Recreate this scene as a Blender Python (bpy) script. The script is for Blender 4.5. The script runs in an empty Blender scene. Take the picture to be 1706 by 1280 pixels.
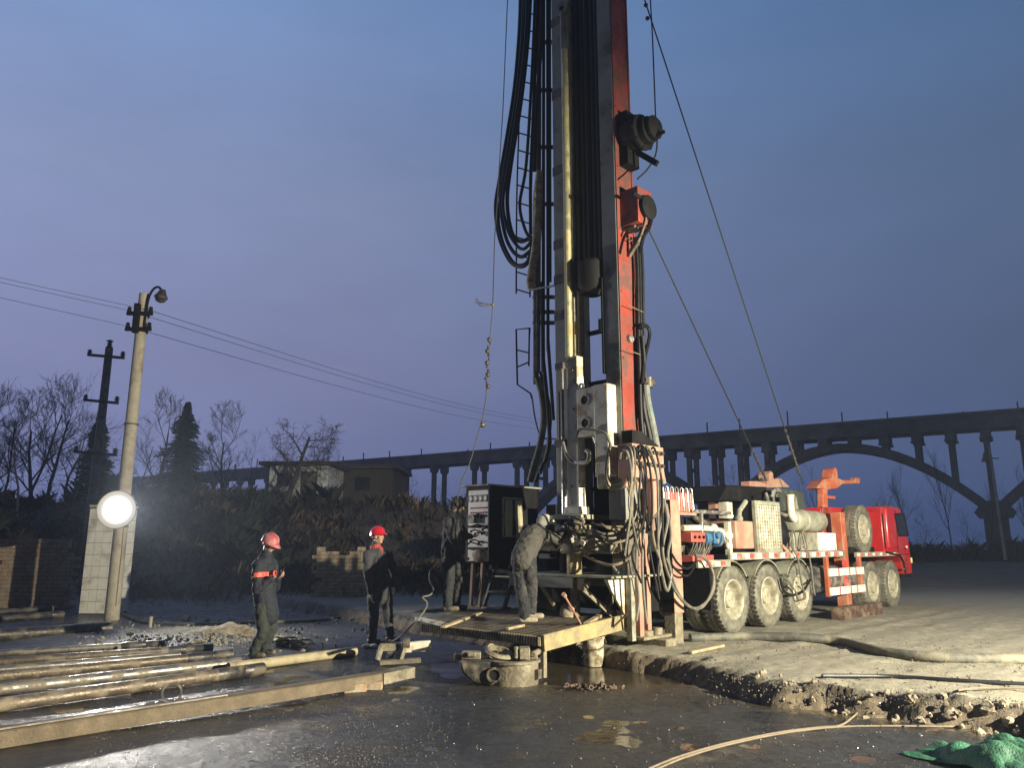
import bpy, math, random
import numpy as np
from mathutils import Vector, Matrix, Euler
S = bpy.context.scene
COL = S.collection
random.seed(7); np.random.seed(7)
R = math.radians

# ------------------------------------------------------------------ camera, sky, exposure
CAM_H = 1.65; F_PX = 1280.0; PITCH = R(11.7)
cd = bpy.data.cameras.new('camera'); cam = bpy.data.objects.new('camera', cd); COL.objects.link(cam)
cam.location = (0, 0, CAM_H); cam.rotation_euler = (math.pi/2 + PITCH, 0, 0)
cd.sensor_width = 36; cd.lens = 36*F_PX/1706; cd.clip_end = 3000; cd.clip_start = .05
S.camera = cam
S.view_settings.view_transform = 'Standard'; S.view_settings.look = 'None'
S.view_settings.exposure = 0; S.view_settings.gamma = 1
S.render.engine = 'CYCLES'
S.cycles.max_bounces = 6; S.cycles.sample_clamp_indirect = 4; S.cycles.use_denoising = True

W = bpy.data.worlds.new('World'); S.world = W; W.use_nodes = True
nt = W.node_tree; N = nt.nodes; K = nt.links
for n in list(N): N.remove(n)
def wn(t, **kw):
    n = N.new(t)
    for k, v in kw.items(): setattr(n, k, v)
    return n
geo = wn('ShaderNodeTexCoord'); sep = wn('ShaderNodeSeparateXYZ'); K.new(geo.outputs['Generated'], sep.inputs[0])
zr = wn('ShaderNodeValToRGB'); K.new(sep.outputs['Z'], zr.inputs[0])
el = zr.color_ramp.elements
el[0].position = 0.0; el[0].color = (.165, .20, .42, 1)
el[1].position = 1.0; el[1].color = (.09, .15, .36, 1)
for p, c in ((.09, (.185, .205, .385, 1)), (.22, (.208, .226, .392, 1)), (.42, (.225, .275, .455, 1)), (.6, (.178, .275, .50, 1))):
    e = el.new(p); e.color = c
azr = wn('ShaderNodeMapRange'); K.new(sep.outputs['X'], azr.inputs['Value'])
azr.inputs['From Min'].default_value = -.55; azr.inputs['From Max'].default_value = .55
azr.inputs['To Min'].default_value = 1.20; azr.inputs['To Max'].default_value = .50
warm = wn('ShaderNodeMapRange'); K.new(sep.outputs['X'], warm.inputs['Value'])
warm.inputs['From Min'].default_value = -.2; warm.inputs['From Max'].default_value = .5
warm.inputs['To Min'].default_value = 0; warm.inputs['To Max'].default_value = 1
wm = wn('ShaderNodeMix', data_type='RGBA', blend_type='MULTIPLY')
K.new(warm.outputs[0], wm.inputs['Factor']); K.new(zr.outputs[0], wm.inputs['A'])
wm.inputs['B'].default_value = (.74, .98, 1.10, 1)
mp = wn('ShaderNodeMapping'); mp.inputs['Scale'].default_value = (1.0, 1.0, 3.2); K.new(geo.outputs['Generated'], mp.inputs[0])
cn = wn('ShaderNodeTexNoise'); cn.inputs['Scale'].default_value = 2.3; cn.inputs['Detail'].default_value = 6; cn.inputs['Roughness'].default_value = .55
K.new(mp.outputs[0], cn.inputs['Vector'])
cmr = wn('ShaderNodeMapRange'); K.new(cn.outputs[0], cmr.inputs['Value'])
cmr.inputs['From Min'].default_value = .3; cmr.inputs['From Max'].default_value = .7
cmr.inputs['To Min'].default_value = .92; cmr.inputs['To Max'].default_value = 1.08
mu = wn('ShaderNodeMath', operation='MULTIPLY'); K.new(cmr.outputs[0], mu.inputs[0]); K.new(azr.outputs[0], mu.inputs[1])
yr = wn('ShaderNodeMapRange', interpolation_type='SMOOTHSTEP'); K.new(sep.outputs['Y'], yr.inputs['Value'])
yr.inputs['From Min'].default_value = -.5; yr.inputs['From Max'].default_value = .45; yr.inputs['To Min'].default_value = .18; yr.inputs['To Max'].default_value = 1
mu2 = wn('ShaderNodeMath', operation='MULTIPLY'); K.new(mu.outputs[0], mu2.inputs[0]); K.new(yr.outputs[0], mu2.inputs[1]); mu = mu2
bg = wn('ShaderNodeBackground'); K.new(wm.outputs['Result'], bg.inputs['Color']); K.new(mu.outputs[0], bg.inputs['Strength'])
sky = wn('ShaderNodeTexSky', sky_type='NISHITA', sun_disc=False); sky.sun_elevation = R(-4); sky.sun_rotation = R(200)
bg2 = wn('ShaderNodeBackground'); K.new(sky.outputs[0], bg2.inputs['Color']); bg2.inputs['Strength'].default_value = .05
ad = wn('ShaderNodeAddShader'); K.new(bg.outputs[0], ad.inputs[0]); K.new(bg2.outputs[0], ad.inputs[1])
wo = wn('ShaderNodeOutputWorld'); K.new(ad.outputs[0], wo.inputs['Surface'])

# where the two work lamps stand (their bodies are built further down)
LAMP_A = Vector((-8.62, 16.95, 2.36))     # on the concrete pole, seen in the picture
LAMP_B = Vector((9.7, 3.1, 3.6))          # on a tripod beside the site, out of the picture to the right
def lamp_light(name, loc, target, watt, col, size, blend, radius, parent):
    l = bpy.data.lights.new(name, 'SPOT'); l.energy = watt; l.color = col
    l.spot_size = R(size); l.spot_blend = blend; l.shadow_soft_size = radius
    o = bpy.data.objects.new(name, l); COL.objects.link(o)
    o.rotation_euler = (Vector(target)-Vector(loc)).to_track_quat('-Z', 'Y').to_euler(); o.location = loc
    if parent:
        o.parent = parent; o.location = Vector(loc)-parent.location
    return o

HAZE = .0016
# ------------------------------------------------------------------ pixel -> place helpers
def ray(px, py):
    v = (640-py)/F_PX
    return Vector(((px-853)/F_PX, math.cos(PITCH)-math.sin(PITCH)*v, math.sin(PITCH)+math.cos(PITCH)*v))
def P(px, py, Y):
    d = ray(px, py); t = Y/d.y
    return Vector((d.x*t, Y, CAM_H+d.z*t))
def G(px, py, z=0.0):
    d = ray(px, py); t = (z-CAM_H)/d.z
    return Vector((d.x*t, d.y*t, z))
RIG_O = Vector((2.66, 13.67, .22)); RIG_A = R(46)
RIG_M = Matrix.Translation(RIG_O) @ Matrix.Rotation(RIG_A, 4, 'Z'); RIG_I = RIG_M.inverted()
_co = RIG_I @ Vector((0, 0, CAM_H)); _r3 = RIG_I.to_3x3()
def LY(px, py, y):                 # point of the rig's own frame on its plane y = const
    d = _r3 @ ray(px, py); t = (y-_co.y)/d.y; return _co + d*t
def LX(px, py, x):
    d = _r3 @ ray(px, py); t = (x-_co.x)/d.x; return _co + d*t

# ------------------------------------------------------------------ mesh builder
def catmull(pts, n=5):
    pts = [Vector(p) for p in pts]
    if len(pts) < 3: return pts
    out = []
    for i in range(len(pts)-1):
        p1, p2 = pts[i], pts[i+1]
        p0 = pts[i-1] if i else p1*2-p2
        p3 = pts[i+2] if i+2 < len(pts) else p2*2-p1
        for k in range(n):
            t = k/n
            out.append(.5*((2*p1)+(p2-p0)*t+(2*p0-5*p1+4*p2-p3)*t*t+(3*p1-p0-3*p2+p3)*t**3))
    out.append(pts[-1]); return out
class MB:
    def __init__(s): s.v = []; s.f = []
    def add(s, vs, fs):
        b = len(s.v); s.v += [tuple(v) for v in vs]; s.f += [tuple(b+i for i in f) for f in fs]; return s
    def box(s, x0, x1, y0, y1, z0, z1):
        x0, x1 = min(x0, x1), max(x0, x1); y0, y1 = min(y0, y1), max(y0, y1); z0, z1 = min(z0, z1), max(z0, z1)
        return s.add([(x0,y0,z0),(x1,y0,z0),(x1,y1,z0),(x0,y1,z0),(x0,y0,z1),(x1,y0,z1),(x1,y1,z1),(x0,y1,z1)],
                     [(3,2,1,0),(4,5,6,7),(0,1,5,4),(1,2,6,5),(2,3,7,6),(3,0,4,7)])
    def obox(s, c, size, M=None):          # box about c, half sizes, optional rotation
        c = Vector(c); hx, hy, hz = size
        M = M or Matrix.Identity(3)
        vs = [c + M @ Vector((sx*hx, sy*hy, sz*hz)) for sz in (-1,1) for sx, sy in ((-1,-1),(1,-1),(1,1),(-1,1))]
        return s.add(vs, [(3,2,1,0),(4,5,6,7),(0,1,5,4),(1,2,6,5),(2,3,7,6),(3,0,4,7)])
    def bar(s, a, b, w, h, up=(0,0,1)):    # rectangular bar from a to b
        a, b = Vector(a), Vector(b); d = (b-a).normalized(); up = Vector(up)
        if abs(d.dot(up)) > .98: up = Vector((1,0,0))
        x = d.cross(up).normalized(); z = x.cross(d).normalized()
        vs = [p + x*(sx*w/2) + z*(sz*h/2) for p in (a, b) for sx, sz in ((-1,-1),(1,-1),(1,1),(-1,1))]
        return s.add(vs, [(0,1,2,3),(7,6,5,4),(4,5,1,0),(5,6,2,1),(6,7,3,2),(7,4,0,3)])
    def tube(s, pts, r, n=8, cap=True, smooth=0):
        if smooth: 
            if isinstance(r, (list, tuple)):
                k = smooth; rr = []
                for i in range(len(pts)-1):
                    for j in range(k): rr.append(r[i]+(r[i+1]-r[i])*j/k)
                rr.append(r[-1]); r = rr if len(pts) > 2 else r
            pts = catmull(pts, smooth)
        pts = [Vector(p) for p in pts]
        rs = r if isinstance(r, (list, tuple)) else [r]*len(pts)
        t = (pts[1]-pts[0]).normalized(); u = t.orthogonal().normalized(); vs = []; fs = []
        for i, p in enumerate(pts):
            a = pts[max(i-1,0)]; b = pts[min(i+1,len(pts)-1)]; t2 = (b-a)
            t2 = t2.normalized() if t2.length > 1e-9 else t
            q = t.rotation_difference(t2); u = (q @ u); u = (u - t2*u.dot(t2)).normalized(); w = t2.cross(u); t = t2
            for k in range(n):
                an = 2*math.pi*k/n
                vs.append(p + (u*math.cos(an)+w*math.sin(an))*rs[i])
            if i:
                for k in range(n):
                    k2 = (k+1) % n; fs.append(((i-1)*n+k, (i-1)*n+k2, i*n+k2, i*n+k))
        if cap:
            fs.append(tuple(range(n-1,-1,-1))); m = (len(pts)-1)*n; fs.append(tuple(m+k for k in range(n)))
        return s.add(vs, fs)
    def cyl(s, a, b, r, r2=None, n=20): return s.tube([a, b], [r, r if r2 is None else r2], n)
    def lathe(s, prof, o=(0,0,0), axis=(0,0,1), n=24, closed=False):   # prof: (radius, along)
        o = Vector(o); ax = Vector(axis).normalized(); u = ax.orthogonal().normalized(); w = ax.cross(u)
        vs = []; fs = []; m = len(prof)
        for k in range(n):
            an = 2*math.pi*k/n; d = u*math.cos(an)+w*math.sin(an)
            for r, h in prof: vs.append(o + d*r + ax*h)
        for k in range(n):
            k2 = (k+1) % n
            for i in range(m if closed else m-1):
                j = (i+1) % m; fs.append((k*m+i, k2*m+i, k2*m+j, k*m+j))
        return s.add(vs, fs)
    def ball(s, c, r, sc=(1,1,1), M=None, n=12, m=8):
        c = Vector(c); M = M or Matrix.Identity(3); vs = []; fs = []
        for i in range(1, m):
            th = math.pi*i/m
            for k in range(n):
                ph = 2*math.pi*k/n
                vs.append(c + M @ Vector((r*sc[0]*math.sin(th)*math.cos(ph), r*sc[1]*math.sin(th)*math.sin(ph), r*sc[2]*math.cos(th))))
        t = len(vs); vs.append(c + M @ Vector((0,0,r*sc[2]))); vs.append(c - M @ Vector((0,0,r*sc[2])))
        for k in range(n):
            k2 = (k+1) % n; fs.append((t, k, k2)); fs.append((t+1, (m-2)*n+k2, (m-2)*n+k))
            for i in range(m-2): fs.append((i*n+k, (i+1)*n+k, (i+1)*n+k2, i*n+k2))
        return s.add(vs, fs)
    def cap2(s, a, b, r1, r2, n=12):       # capsule with two radii (closed)
        a, b = Vector(a), Vector(b); d = b-a
        if d.length < 1e-6: return s.ball(a, max(r1, r2))
        d.normalize(); pts = []; rs = []
        for an in (80, 55, 28): pts.append(a - d*r1*math.sin(R(an))); rs.append(r1*math.cos(R(an)))
        pts += [a, b]; rs += [r1, r2]
        for an in (28, 55, 80): pts.append(b + d*r2*math.sin(R(an))); rs.append(r2*math.cos(R(an)))
        return s.tube(pts, rs, n)
    def prism(s, poly, ax, lo, hi):        # polygon of two coordinates pushed along ax ('x','y','z')
        def mk(p, h): return {'x': (h, p[0], p[1]), 'y': (p[0], h, p[1]), 'z': (p[0], p[1], h)}[ax]
        n = len(poly); vs = [mk(p, lo) for p in poly] + [mk(p, hi) for p in poly]
        return s.add(vs, [tuple(range(n-1,-1,-1)), tuple(range(n, 2*n))] + [(i, (i+1)%n, n+(i+1)%n, n+i) for i in range(n)])
    def build(s, name, mat, parent=None, bev=0, smooth=35, loc=None, fix=True):
        me = bpy.data.meshes.new(name); me.from_pydata(s.v, [], s.f)
        if fix:
            import bmesh
            bm = bmesh.new(); bm.from_mesh(me); bmesh.ops.recalc_face_normals(bm, faces=bm.faces); bm.to_mesh(me); bm.free()
        me.polygons.foreach_set('use_smooth', [True]*len(me.polygons))
        me.set_sharp_from_angle(angle=R(smooth))
        me.materials.append(mat); o = bpy.data.objects.new(name, me); COL.objects.link(o)
        if parent: o.parent = parent
        if loc is not None: o.location = loc
        if bev:
            b = o.modifiers.new('bevel', 'BEVEL'); b.width = bev; b.segments = 2; b.limit_method = 'ANGLE'; b.angle_limit = R(40)
        return o
def tag(o, label, cat, group=None, kind=None):
    if label: o['label'] = label
    if cat: o['category'] = cat
    if group: o['group'] = group
    if kind: o['kind'] = kind
    return o
def empty(name, loc, label, cat, group=None, rz=0):
    o = bpy.data.objects.new(name, None); COL.objects.link(o); o.location = loc; o.rotation_euler = (0,0,rz)
    o.empty_display_size = .2
    return tag(o, label, cat, group)
def dup(o, parent=None):
    c = o.copy(); COL.objects.link(c); c.parent = parent
    for ch in [x for x in bpy.data.objects if x.parent == o]: dup(ch, c)
    return c
def thing(mb, name, mat, label, cat, group=None, bev=0, smooth=35):
    # one-mesh thing with its origin at its base
    v = np.array(mb.v); c = Vector(((v[:,0].min()+v[:,0].max())/2, (v[:,1].min()+v[:,1].max())/2, v[:,2].min()))
    mb.v = [tuple(Vector(p)-c) for p in mb.v]
    return tag(mb.build(name, mat, None, bev, smooth, c), label, cat, group)

# ------------------------------------------------------------------ materials
MATS = {}
def M(name, col, rough=.6, metal=0, var=.3, scale=5, bump=.2, bscale=30, dirt=None, damt=.45, dscale=2.5, spec=.5, coat=0):
    if name in MATS: return MATS[name]
    m = bpy.data.materials.new(name); m.use_nodes = True; t = m.node_tree; n = t.nodes; k = t.links
    b = n['Principled BSDF']; tc = n.new('ShaderNodeTexCoord')
    nz = n.new('ShaderNodeTexNoise'); nz.inputs['Scale'].default_value = scale; nz.inputs['Detail'].default_value = 8; nz.inputs['Roughness'].default_value = .65
    k.new(tc.outputs['Object'], nz.inputs['Vector'])
    mr = n.new('ShaderNodeMapRange'); mr.inputs['From Min'].default_value = .32; mr.inputs['From Max'].default_value = .68
    k.new(nz.outputs[0], mr.inputs['Value'])
    mx = n.new('ShaderNodeMix'); mx.data_type = 'RGBA'; k.new(mr.outputs[0], mx.inputs['Factor'])
    c = lambda f: tuple(min(1, x*f) for x in col) + (1,)
    mx.inputs['A'].default_value = c(1-var); mx.inputs['B'].default_value = c(1+var)
    out = mx.outputs['Result']; rsock = None
    if dirt:
        n2 = n.new('ShaderNodeTexNoise'); n2.inputs['Scale'].default_value = dscale; n2.inputs['Detail'].default_value = 10; n2.inputs['Roughness'].default_value = .7
        k.new(tc.outputs['Object'], n2.inputs['Vector'])
        m2 = n.new('ShaderNodeMapRange'); m2.inputs['From Min'].default_value = .62-damt*.4; m2.inputs['From Max'].default_value = .78-damt*.4
        k.new(n2.outputs[0], m2.inputs['Value'])
        x2 = n.new('ShaderNodeMix'); x2.data_type = 'RGBA'; k.new(m2.outputs[0], x2.inputs['Factor']); k.new(out, x2.inputs['A'])
        x2.inputs['B'].default_value = tuple(dirt)+(1,); out = x2.outputs['Result']
        rr = n.new('ShaderNodeMapRange'); k.new(m2.outputs[0], rr.inputs['Value']); rr.inputs['To Min'].default_value = rough; rr.inputs['To Max'].default_value = .85
        rsock = rr.outputs[0]
        if metal:
            mm = n.new('ShaderNodeMapRange'); k.new(m2.outputs[0], mm.inputs['Value']); mm.inputs['To Min'].default_value = metal; mm.inputs['To Max'].default_value = 0
            k.new(mm.outputs[0], b.inputs['Metallic'])
    k.new(out, b.inputs['Base Color'])
    if rsock is None:
        rr = n.new('ShaderNodeMapRange'); k.new(nz.outputs[0], rr.inputs['Value'])
        rr.inputs['To Min'].default_value = max(.03, rough-.12); rr.inputs['To Max'].default_value = min(1, rough+.12); rsock = rr.outputs[0]
    k.new(rsock, b.inputs['Roughness'])
    if not (dirt and metal): b.inputs['Metallic'].default_value = metal
    b.inputs['Specular IOR Level'].default_value = spec
    if coat: b.inputs['Coat Weight'].default_value = coat
    if bump:
        n3 = n.new('ShaderNodeTexNoise'); n3.inputs['Scale'].default_value = bscale; n3.inputs['Detail'].default_value = 5
        k.new(tc.outputs['Object'], n3.inputs['Vector'])
        bp = n.new('ShaderNodeBump'); bp.inputs['Strength'].default_value = bump; bp.inputs['Distance'].default_value = .02
        k.new(n3.outputs[0], bp.inputs['Height']); k.new(bp.outputs[0], b.inputs['Normal'])
    MATS[name] = m; return m
def E(name, col, st):
    m = bpy.data.materials.new(name); m.use_nodes = True; b = m.node_tree.nodes['Principled BSDF']
    b.inputs['Base Color'].default_value = tuple(col)+(1,); b.inputs['Emission Color'].default_value = tuple(col)+(1,); b.inputs['Emission Strength'].default_value = st
    MATS[name] = m; return m
MUD = (.19, .155, .10); DUST = (.36, .33, .25)
m_grey = M('grey_mast_paint', (.20,.205,.185), .5, 0, .18, 3, .1, 60, (.10,.09,.07), .35, 1.5)
m_red = M('red_mast_paint', (.24,.038,.024), .45, 0, .25, 2, .1, 60, (.10,.045,.035), .5, 2.6)
m_cab = M('red_cab_paint', (.40,.018,.02), .28, 0, .1, 2, .03, 60, (.25,.06,.05), .25, 3, coat=.4)
m_pink = M('faded_red_paint', (.36,.165,.12), .6, 0, .15, 3, .1, 50, (.34,.25,.17), .45, 2.4)
m_orange = M('orange_paint', (.40,.095,.045), .5, 0, .15, 3, .1, 50, (.35,.2,.12), .35, 3)
m_black = M('black_steel', (.006,.006,.0065), .72, 0, .4, 4, .12, 50, (.016,.014,.012), .3, 3, spec=.2)
m_rubber = M('black_hose_rubber', (.008,.008,.009), .45, 0, .4, 8, .1, 80, spec=.3)
m_hose = M('grey_hose', (.105,.10,.088), .5, 0, .3, 8, .15, 80, MUD, .4, 6)
m_white = M('cream_white_paint', (.60,.57,.46), .5, 0, .12, 4, .1, 60, (.30,.22,.13), .38, 3)
m_olive = M('grey_green_paint', (.30,.30,.23), .5, 0, .15, 4, .1, 60, (.15,.13,.09), .4, 3)
m_dkgrn = M('dark_green_paint', (.05,.06,.05), .4, 0, .2, 4, .08, 60, (.12,.11,.08), .3, 3)
m_steel = M('bare_steel', (.42,.41,.38), .33, .85, .2, 8, .1, 60, MUD, .35, 4)
m_rod = M('greased_rod_steel', (.52,.48,.28), .3, .7, .12, 3, .05, 60, (.30,.24,.10), .35, 2)
m_dsteel = M('dark_oily_steel', (.07,.065,.06), .38, .5, .35, 6, .25, 40, (.16,.13,.09), .4, 4)
m_rust = M('rusty_steel', (.085,.05,.034), .7, .2, .35, 8, .35, 40, (.22,.16,.11), .4, 5)
m_muddy = M('muddy_steel', (.24,.21,.14), .65, .1, .3, 7, .5, 25, (.12,.10,.07), .45, 4)
m_ylw = M('yellow_paint_muddy', (.36,.28,.12), .55, 0, .2, 5, .3, 40, (.22,.18,.11), .5, 4)
m_blue = M('blue_paint', (.045,.125,.23), .45, 0, .2, 8, .1, 50, (.2,.2,.16), .35, 5)
m_tyre = M('dusty_tyre_rubber', (.085,.08,.066), .85, 0, .3, 6, .3, 60, (.19,.18,.135), .5, 4)
m_rim = M('dusty_rim', (.40,.375,.28), .6, 0, .25, 6, .2, 50, (.19,.17,.12), .4, 5)
m_rubtread = M('dark_tread_rubber', (.085,.08,.065), .8, 0, .3, 6, .2, 50, (.14,.13,.1), .4, 5)
m_canvas = M('canvas_wrap', (.38,.32,.22), .9, 0, .25, 10, .6, 25, (.16,.12,.08), .4, 6)
m_refw = M('white_reflector', (.78,.75,.66), .35, 0, .08, 20, 0, dirt=(.45,.42,.33), damt=.35, dscale=12)
m_refr = M('red_reflector', (.55,.06,.06), .35, 0, .1, 20, 0, dirt=(.42,.25,.2), damt=.35, dscale=12)
m_glass = M('dark_cab_glass', (.015,.018,.022), .06, 0, .1, 3, 0)
m_conc = M('pole_concrete', (.40,.36,.28), .85, 0, .18, 4, .25, 40, (.23,.17,.11), .3, 1.5)
m_brick = M('old_brick', (.33,.20,.125), .9, 0, .35, 9, .4, 50, (.36,.31,.22), .45, 5)
m_brickp = M('pale_brick', (.40,.33,.22), .9, 0, .3, 9, .4, 50, (.25,.18,.12), .4, 5)
m_mortar = M('mortar', (.06,.05,.042), .95, 0, .3, 12, .4, 40)
m_tile = M('white_tile', (.72,.70,.62), .25, 0, .06, 6, .02, 40, (.42,.38,.3), .3, 2.5)
m_wood = M('weathered_wood', (.40,.31,.18), .8, 0, .3, 10, .4, 40, (.2,.15,.09), .4, 4)
m_wood2 = M('brown_timber', (.15,.115,.072), .75, 0, .3, 8, .4, 40, (.12,.09,.06), .4, 3)
m_bridge = M('aqueduct_concrete', (.13,.125,.12), .9, 0, .4, .6, .2, 3, (.06,.058,.055), .4, .25)
m_bark = M('bark', (.055,.048,.042), .9, 0, .3, 8, .5, 30)
m_twig = M('twig_bark', (.06,.052,.048), .9, 0, .3, 8, 0)
m_conif = M('conifer_needles', (.022,.035,.024), .8, 0, .45, 2, 0)
m_brush = M('dry_brush', (.21,.155,.085), .9, 0, .35, .6, 0, dirt=(.035,.028,.018), damt=.5, dscale=.38)
m_dkbush = M('dark_bush_leaves', (.04,.045,.028), .85, 0, .5, .7, 0)
m_rock = M('broken_concrete_rock', (.27,.235,.17), .9, 0, .35, 6, .6, 20, (.16,.12,.08), .45, 4)
m_gravel = M('wet_gravel', (.15,.145,.135), .10, 0, .5, 3, .3, 60)
m_rubble = M('pale_rubble', (.27,.25,.20), .85, 0, .4, 4, .4, 60)
m_tarp = M('green_net_tarp', (.010,.075,.036), .6, 0, .35, 3, .6, 60, (.03,.115,.062), .35, 4)
m_wire = M('wire_black', (.02,.02,.022), .6, 0, .1, 5, 0)
m_rope = M('wire_rope', (.06,.055,.045), .6, .3, .3, 30, .3, 90)
m_cable = M('tan_cable', (.15,.115,.075), .7, 0, .25, 10, .2, 60, (.15,.12,.08), .35, 5)
m_suction = M('suction_hose', (.07,.07,.058), .65, 0, .25, 5, .3, 25, (.19,.175,.125), .42, 3)
m_navy = M('navy_jacket', (.018,.021,.03), .8, 0, .25, 8, .4, 25)
m_char = M('charcoal_overall', (.05,.05,.056), .85, 0, .2, 8, .4, 25, (.03,.03,.033), .4, 6)
m_blackw = M('black_workwear', (.022,.023,.025), .85, 0, .3, 8, .4, 25, (.05,.045,.04), .3, 5)
m_greyj = M('grey_work_jacket', (.065,.061,.05), .85, 0, .25, 8, .4, 25, (.06,.055,.05), .4, 4)
m_trous = M('dark_trousers', (.018,.019,.022), .85, 0, .3, 8, .4, 25, (.07,.065,.055), .35, 5)
m_skin = M('skin', (.46,.27,.18), .5, 0, .1, 20, .05, 60)
m_hair = M('black_hair', (.015,.013,.012), .5, 0, .3, 40, .5, 90)
m_helm = M('red_hard_hat', (.55,.015,.025), .22, 0, .06, 4, .02, 40, coat=.5)
m_helm2 = M('scuffed_red_hard_hat', (.48,.08,.09), .4, 0, .15, 6, .06, 40, (.5,.25,.25), .4, 7)
m_glove = M('cotton_glove', (.52,.49,.40), .95, 0, .15, 15, .4, 60, (.25,.22,.17), .35, 15)
m_stripe = M('orange_red_stripe', (.75,.11,.08), .55, 0, .08, 15, .1, 60)
m_shoe = M('muddy_shoe', (.26,.22,.16), .8, 0, .3, 10, .4, 40)
m_boot = M('dark_boot', (.03,.028,.026), .6, 0, .3, 10, .3, 40, MUD, .4, 8)
m_cap = M('grey_knit_cap', (.20,.195,.18), .95, 0, .2, 20, .6, 80)
m_gauge = M('gauge_face', (.78,.78,.74), .3, 0, .05, 10, 0)
m_panel = M('white_control_panel', (.66,.62,.58), .45, 0, .1, 6, .05, 50, (.3,.25,.2), .3, 6)
m_screen = M('phone_black', (.02,.02,.022), .2, 0, .1, 5, 0)
m_plaster = M('white_plaster', (.55,.56,.56), .9, 0, .15, 2, .2, 20, (.3,.29,.27), .35, 1.2)
m_roof = M('dark_roof', (.05,.045,.04), .9, 0, .3, 2, .2, 20)

# ------------------------------------------------------------------ ground
def vnoise(x, y, seed):
    xi = np.floor(x).astype(np.int64); yi = np.floor(y).astype(np.int64); fx = x-xi; fy = y-yi
    def h(a, b):
        n = (a*374761393 + b*668265263 + seed*974634777) & 0x7fffffff
        n = ((n ^ (n >> 13))*1274126177) & 0x7fffffff
        return ((n ^ (n >> 16)) & 0xffff)/65535.0
    u = fx*fx*(3-2*fx); w = fy*fy*(3-2*fy)
    return (h(xi,yi)*(1-u)+h(xi+1,yi)*u)*(1-w)+(h(xi,yi+1)*(1-u)+h(xi+1,yi+1)*u)*w
def fbm(x, y, seed, oct=4):
    s = 0; a = .5
    for i in range(oct): s = s + a*(vnoise(x*2**i, y*2**i, seed+i*17)-.5); a *= .5
    return s
def sstep(a, b, x):
    t = np.clip((x-a)/(b-a), 0, 1); return t*t*(3-2*t)
EDGE = [tuple(G(px, py, .22)[:2]) for px, py in ((2300,1330),(1706,1178),(1560,1163),(1450,1150),(1300,1138),(1230,1122),(1140,1100),(1040,1088))] + [(.45,12.0),(-.4,13.4),(-2.2,15.8),(-6,21),(-20,34),(-60,80)]
def edge_d(x, y):
    best = np.full(x.shape, 1e9); sg = np.ones(x.shape)
    for (ax, ay), (bx, by) in zip(EDGE[:-1], EDGE[1:]):
        dx, dy = bx-ax, by-ay; L = dx*dx+dy*dy
        t = np.clip(((x-ax)*dx+(y-ay)*dy)/L, 0, 1)
        d = np.hypot(x-ax-t*dx, y-ay-t*dy); s = np.where((x-ax)*dy-(y-ay)*dx > 0, 1.0, -1.0)
        up = d < best; best = np.where(up, d, best); sg = np.where(up, s, sg)
    return best*sg
def height(x, y):
    x = np.asarray(x, float); y = np.asarray(y, float)
    d = edge_d(x + .35*fbm(x*2.2, y*2.2, 3), y + .35*fbm(x*2.2, y*2.2, 9))
    near = sstep(26, 20, y)
    pad = sstep(-.14, .05, d)
    h = .22*pad*near + .22*(1-near)
    h = h + pad*(.05*fbm(x*.9, y*.9, 21)+.034*fbm(x*5, y*5, 22, 4)+.02*np.abs(fbm(x*9, y*9, 23, 3)))*near
    lx_ = (x-2.66)*math.cos(RIG_A)+(y-13.67)*math.sin(RIG_A); ly_ = -(x-2.66)*math.sin(RIG_A)+(y-13.67)*math.cos(RIG_A)
    for c_, w_ in ((-2.15,.16),(-2.75,.2),(-4.2,.2)):
        q_ = ly_-c_+.25*fbm(lx_*.5, lx_*.5+7, 81)+.02*lx_
        h = h + pad*near*(-.045*np.exp(-(q_/w_)**2)+.022*np.exp(-((np.abs(q_)-w_*1.7)/.1)**2))*.26*(.2+1.5*vnoise(lx_*.8, ly_*.8, 83))*(1+1.5*fbm(lx_*4, ly_*4, 85, 3))
    h = h + pad*near*.05*np.maximum(0, fbm(x*3.1, y*3.1, 87, 4)-.04)
    rough = np.exp(-(d/.28)**2)*near
    h = h + rough*(.14*fbm(x*5, y*5, 5, 5) + .24*(.2-np.abs(fbm(x*8, y*8, 6, 4))) - .04)
    low = (1-pad)*near
    h = h + low*(.045*fbm(x*.55+3, y*.55, 31, 3)+.018*fbm(x*4, y*4, 33, 3)-.002)
    # mud pit beneath the rig's tail
    h = h - .10*np.exp(-(((x-.9)/1.3)**2+((y-10.9)/.8)**2))*low
    h = h + .030*np.exp(-(((x+3.9)/1.6)**2+((y-6.7)/.9)**2))*low
    # rubble heap on the left
    h = h + .10*np.exp(-(((x+6.2)/2.2)**2+((y-14.6)/1.0)**2))*(1+1.5*fbm(x*3, y*3, 41))*low
    # embankment behind, left and middle
    hill = sstep(22.5, 33, y+3*fbm(x*.12, y*.12, 51))*sstep(5, -5, x-.20*(y-24))
    h = h + hill*(3.1+1.2*fbm(x*.15, y*.15, 55)+.5*fbm(x*.8, y*.8, 57))*(1-.0*x)
    far = sstep(32, 60, y)*sstep(2, 14, x)
    h = h + far*(.5+.8*fbm(x*.08, y*.08, 61))
    return h
def axis_pts(lo, hi, step, far, g=1.18):
    a = list(np.arange(lo, hi, step)); s = step; v = hi
    while v < far: a.append(v); s *= g; v += s
    s = step; v = lo-step; pre = []
    while v > -far: pre.append(v); s *= g; v -= s
    return np.array(pre[::-1]+a)
gx = axis_pts(-9, 9, .048, 620, 1.12); gy = axis_pts(5.4, 16.5, .048, 620, 1.07); gy = gy[gy > -40]
XX, YY = np.meshgrid(gx, gy); ZZ = height(XX, YY)
nx, ny = len(gx), len(gy)
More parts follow.
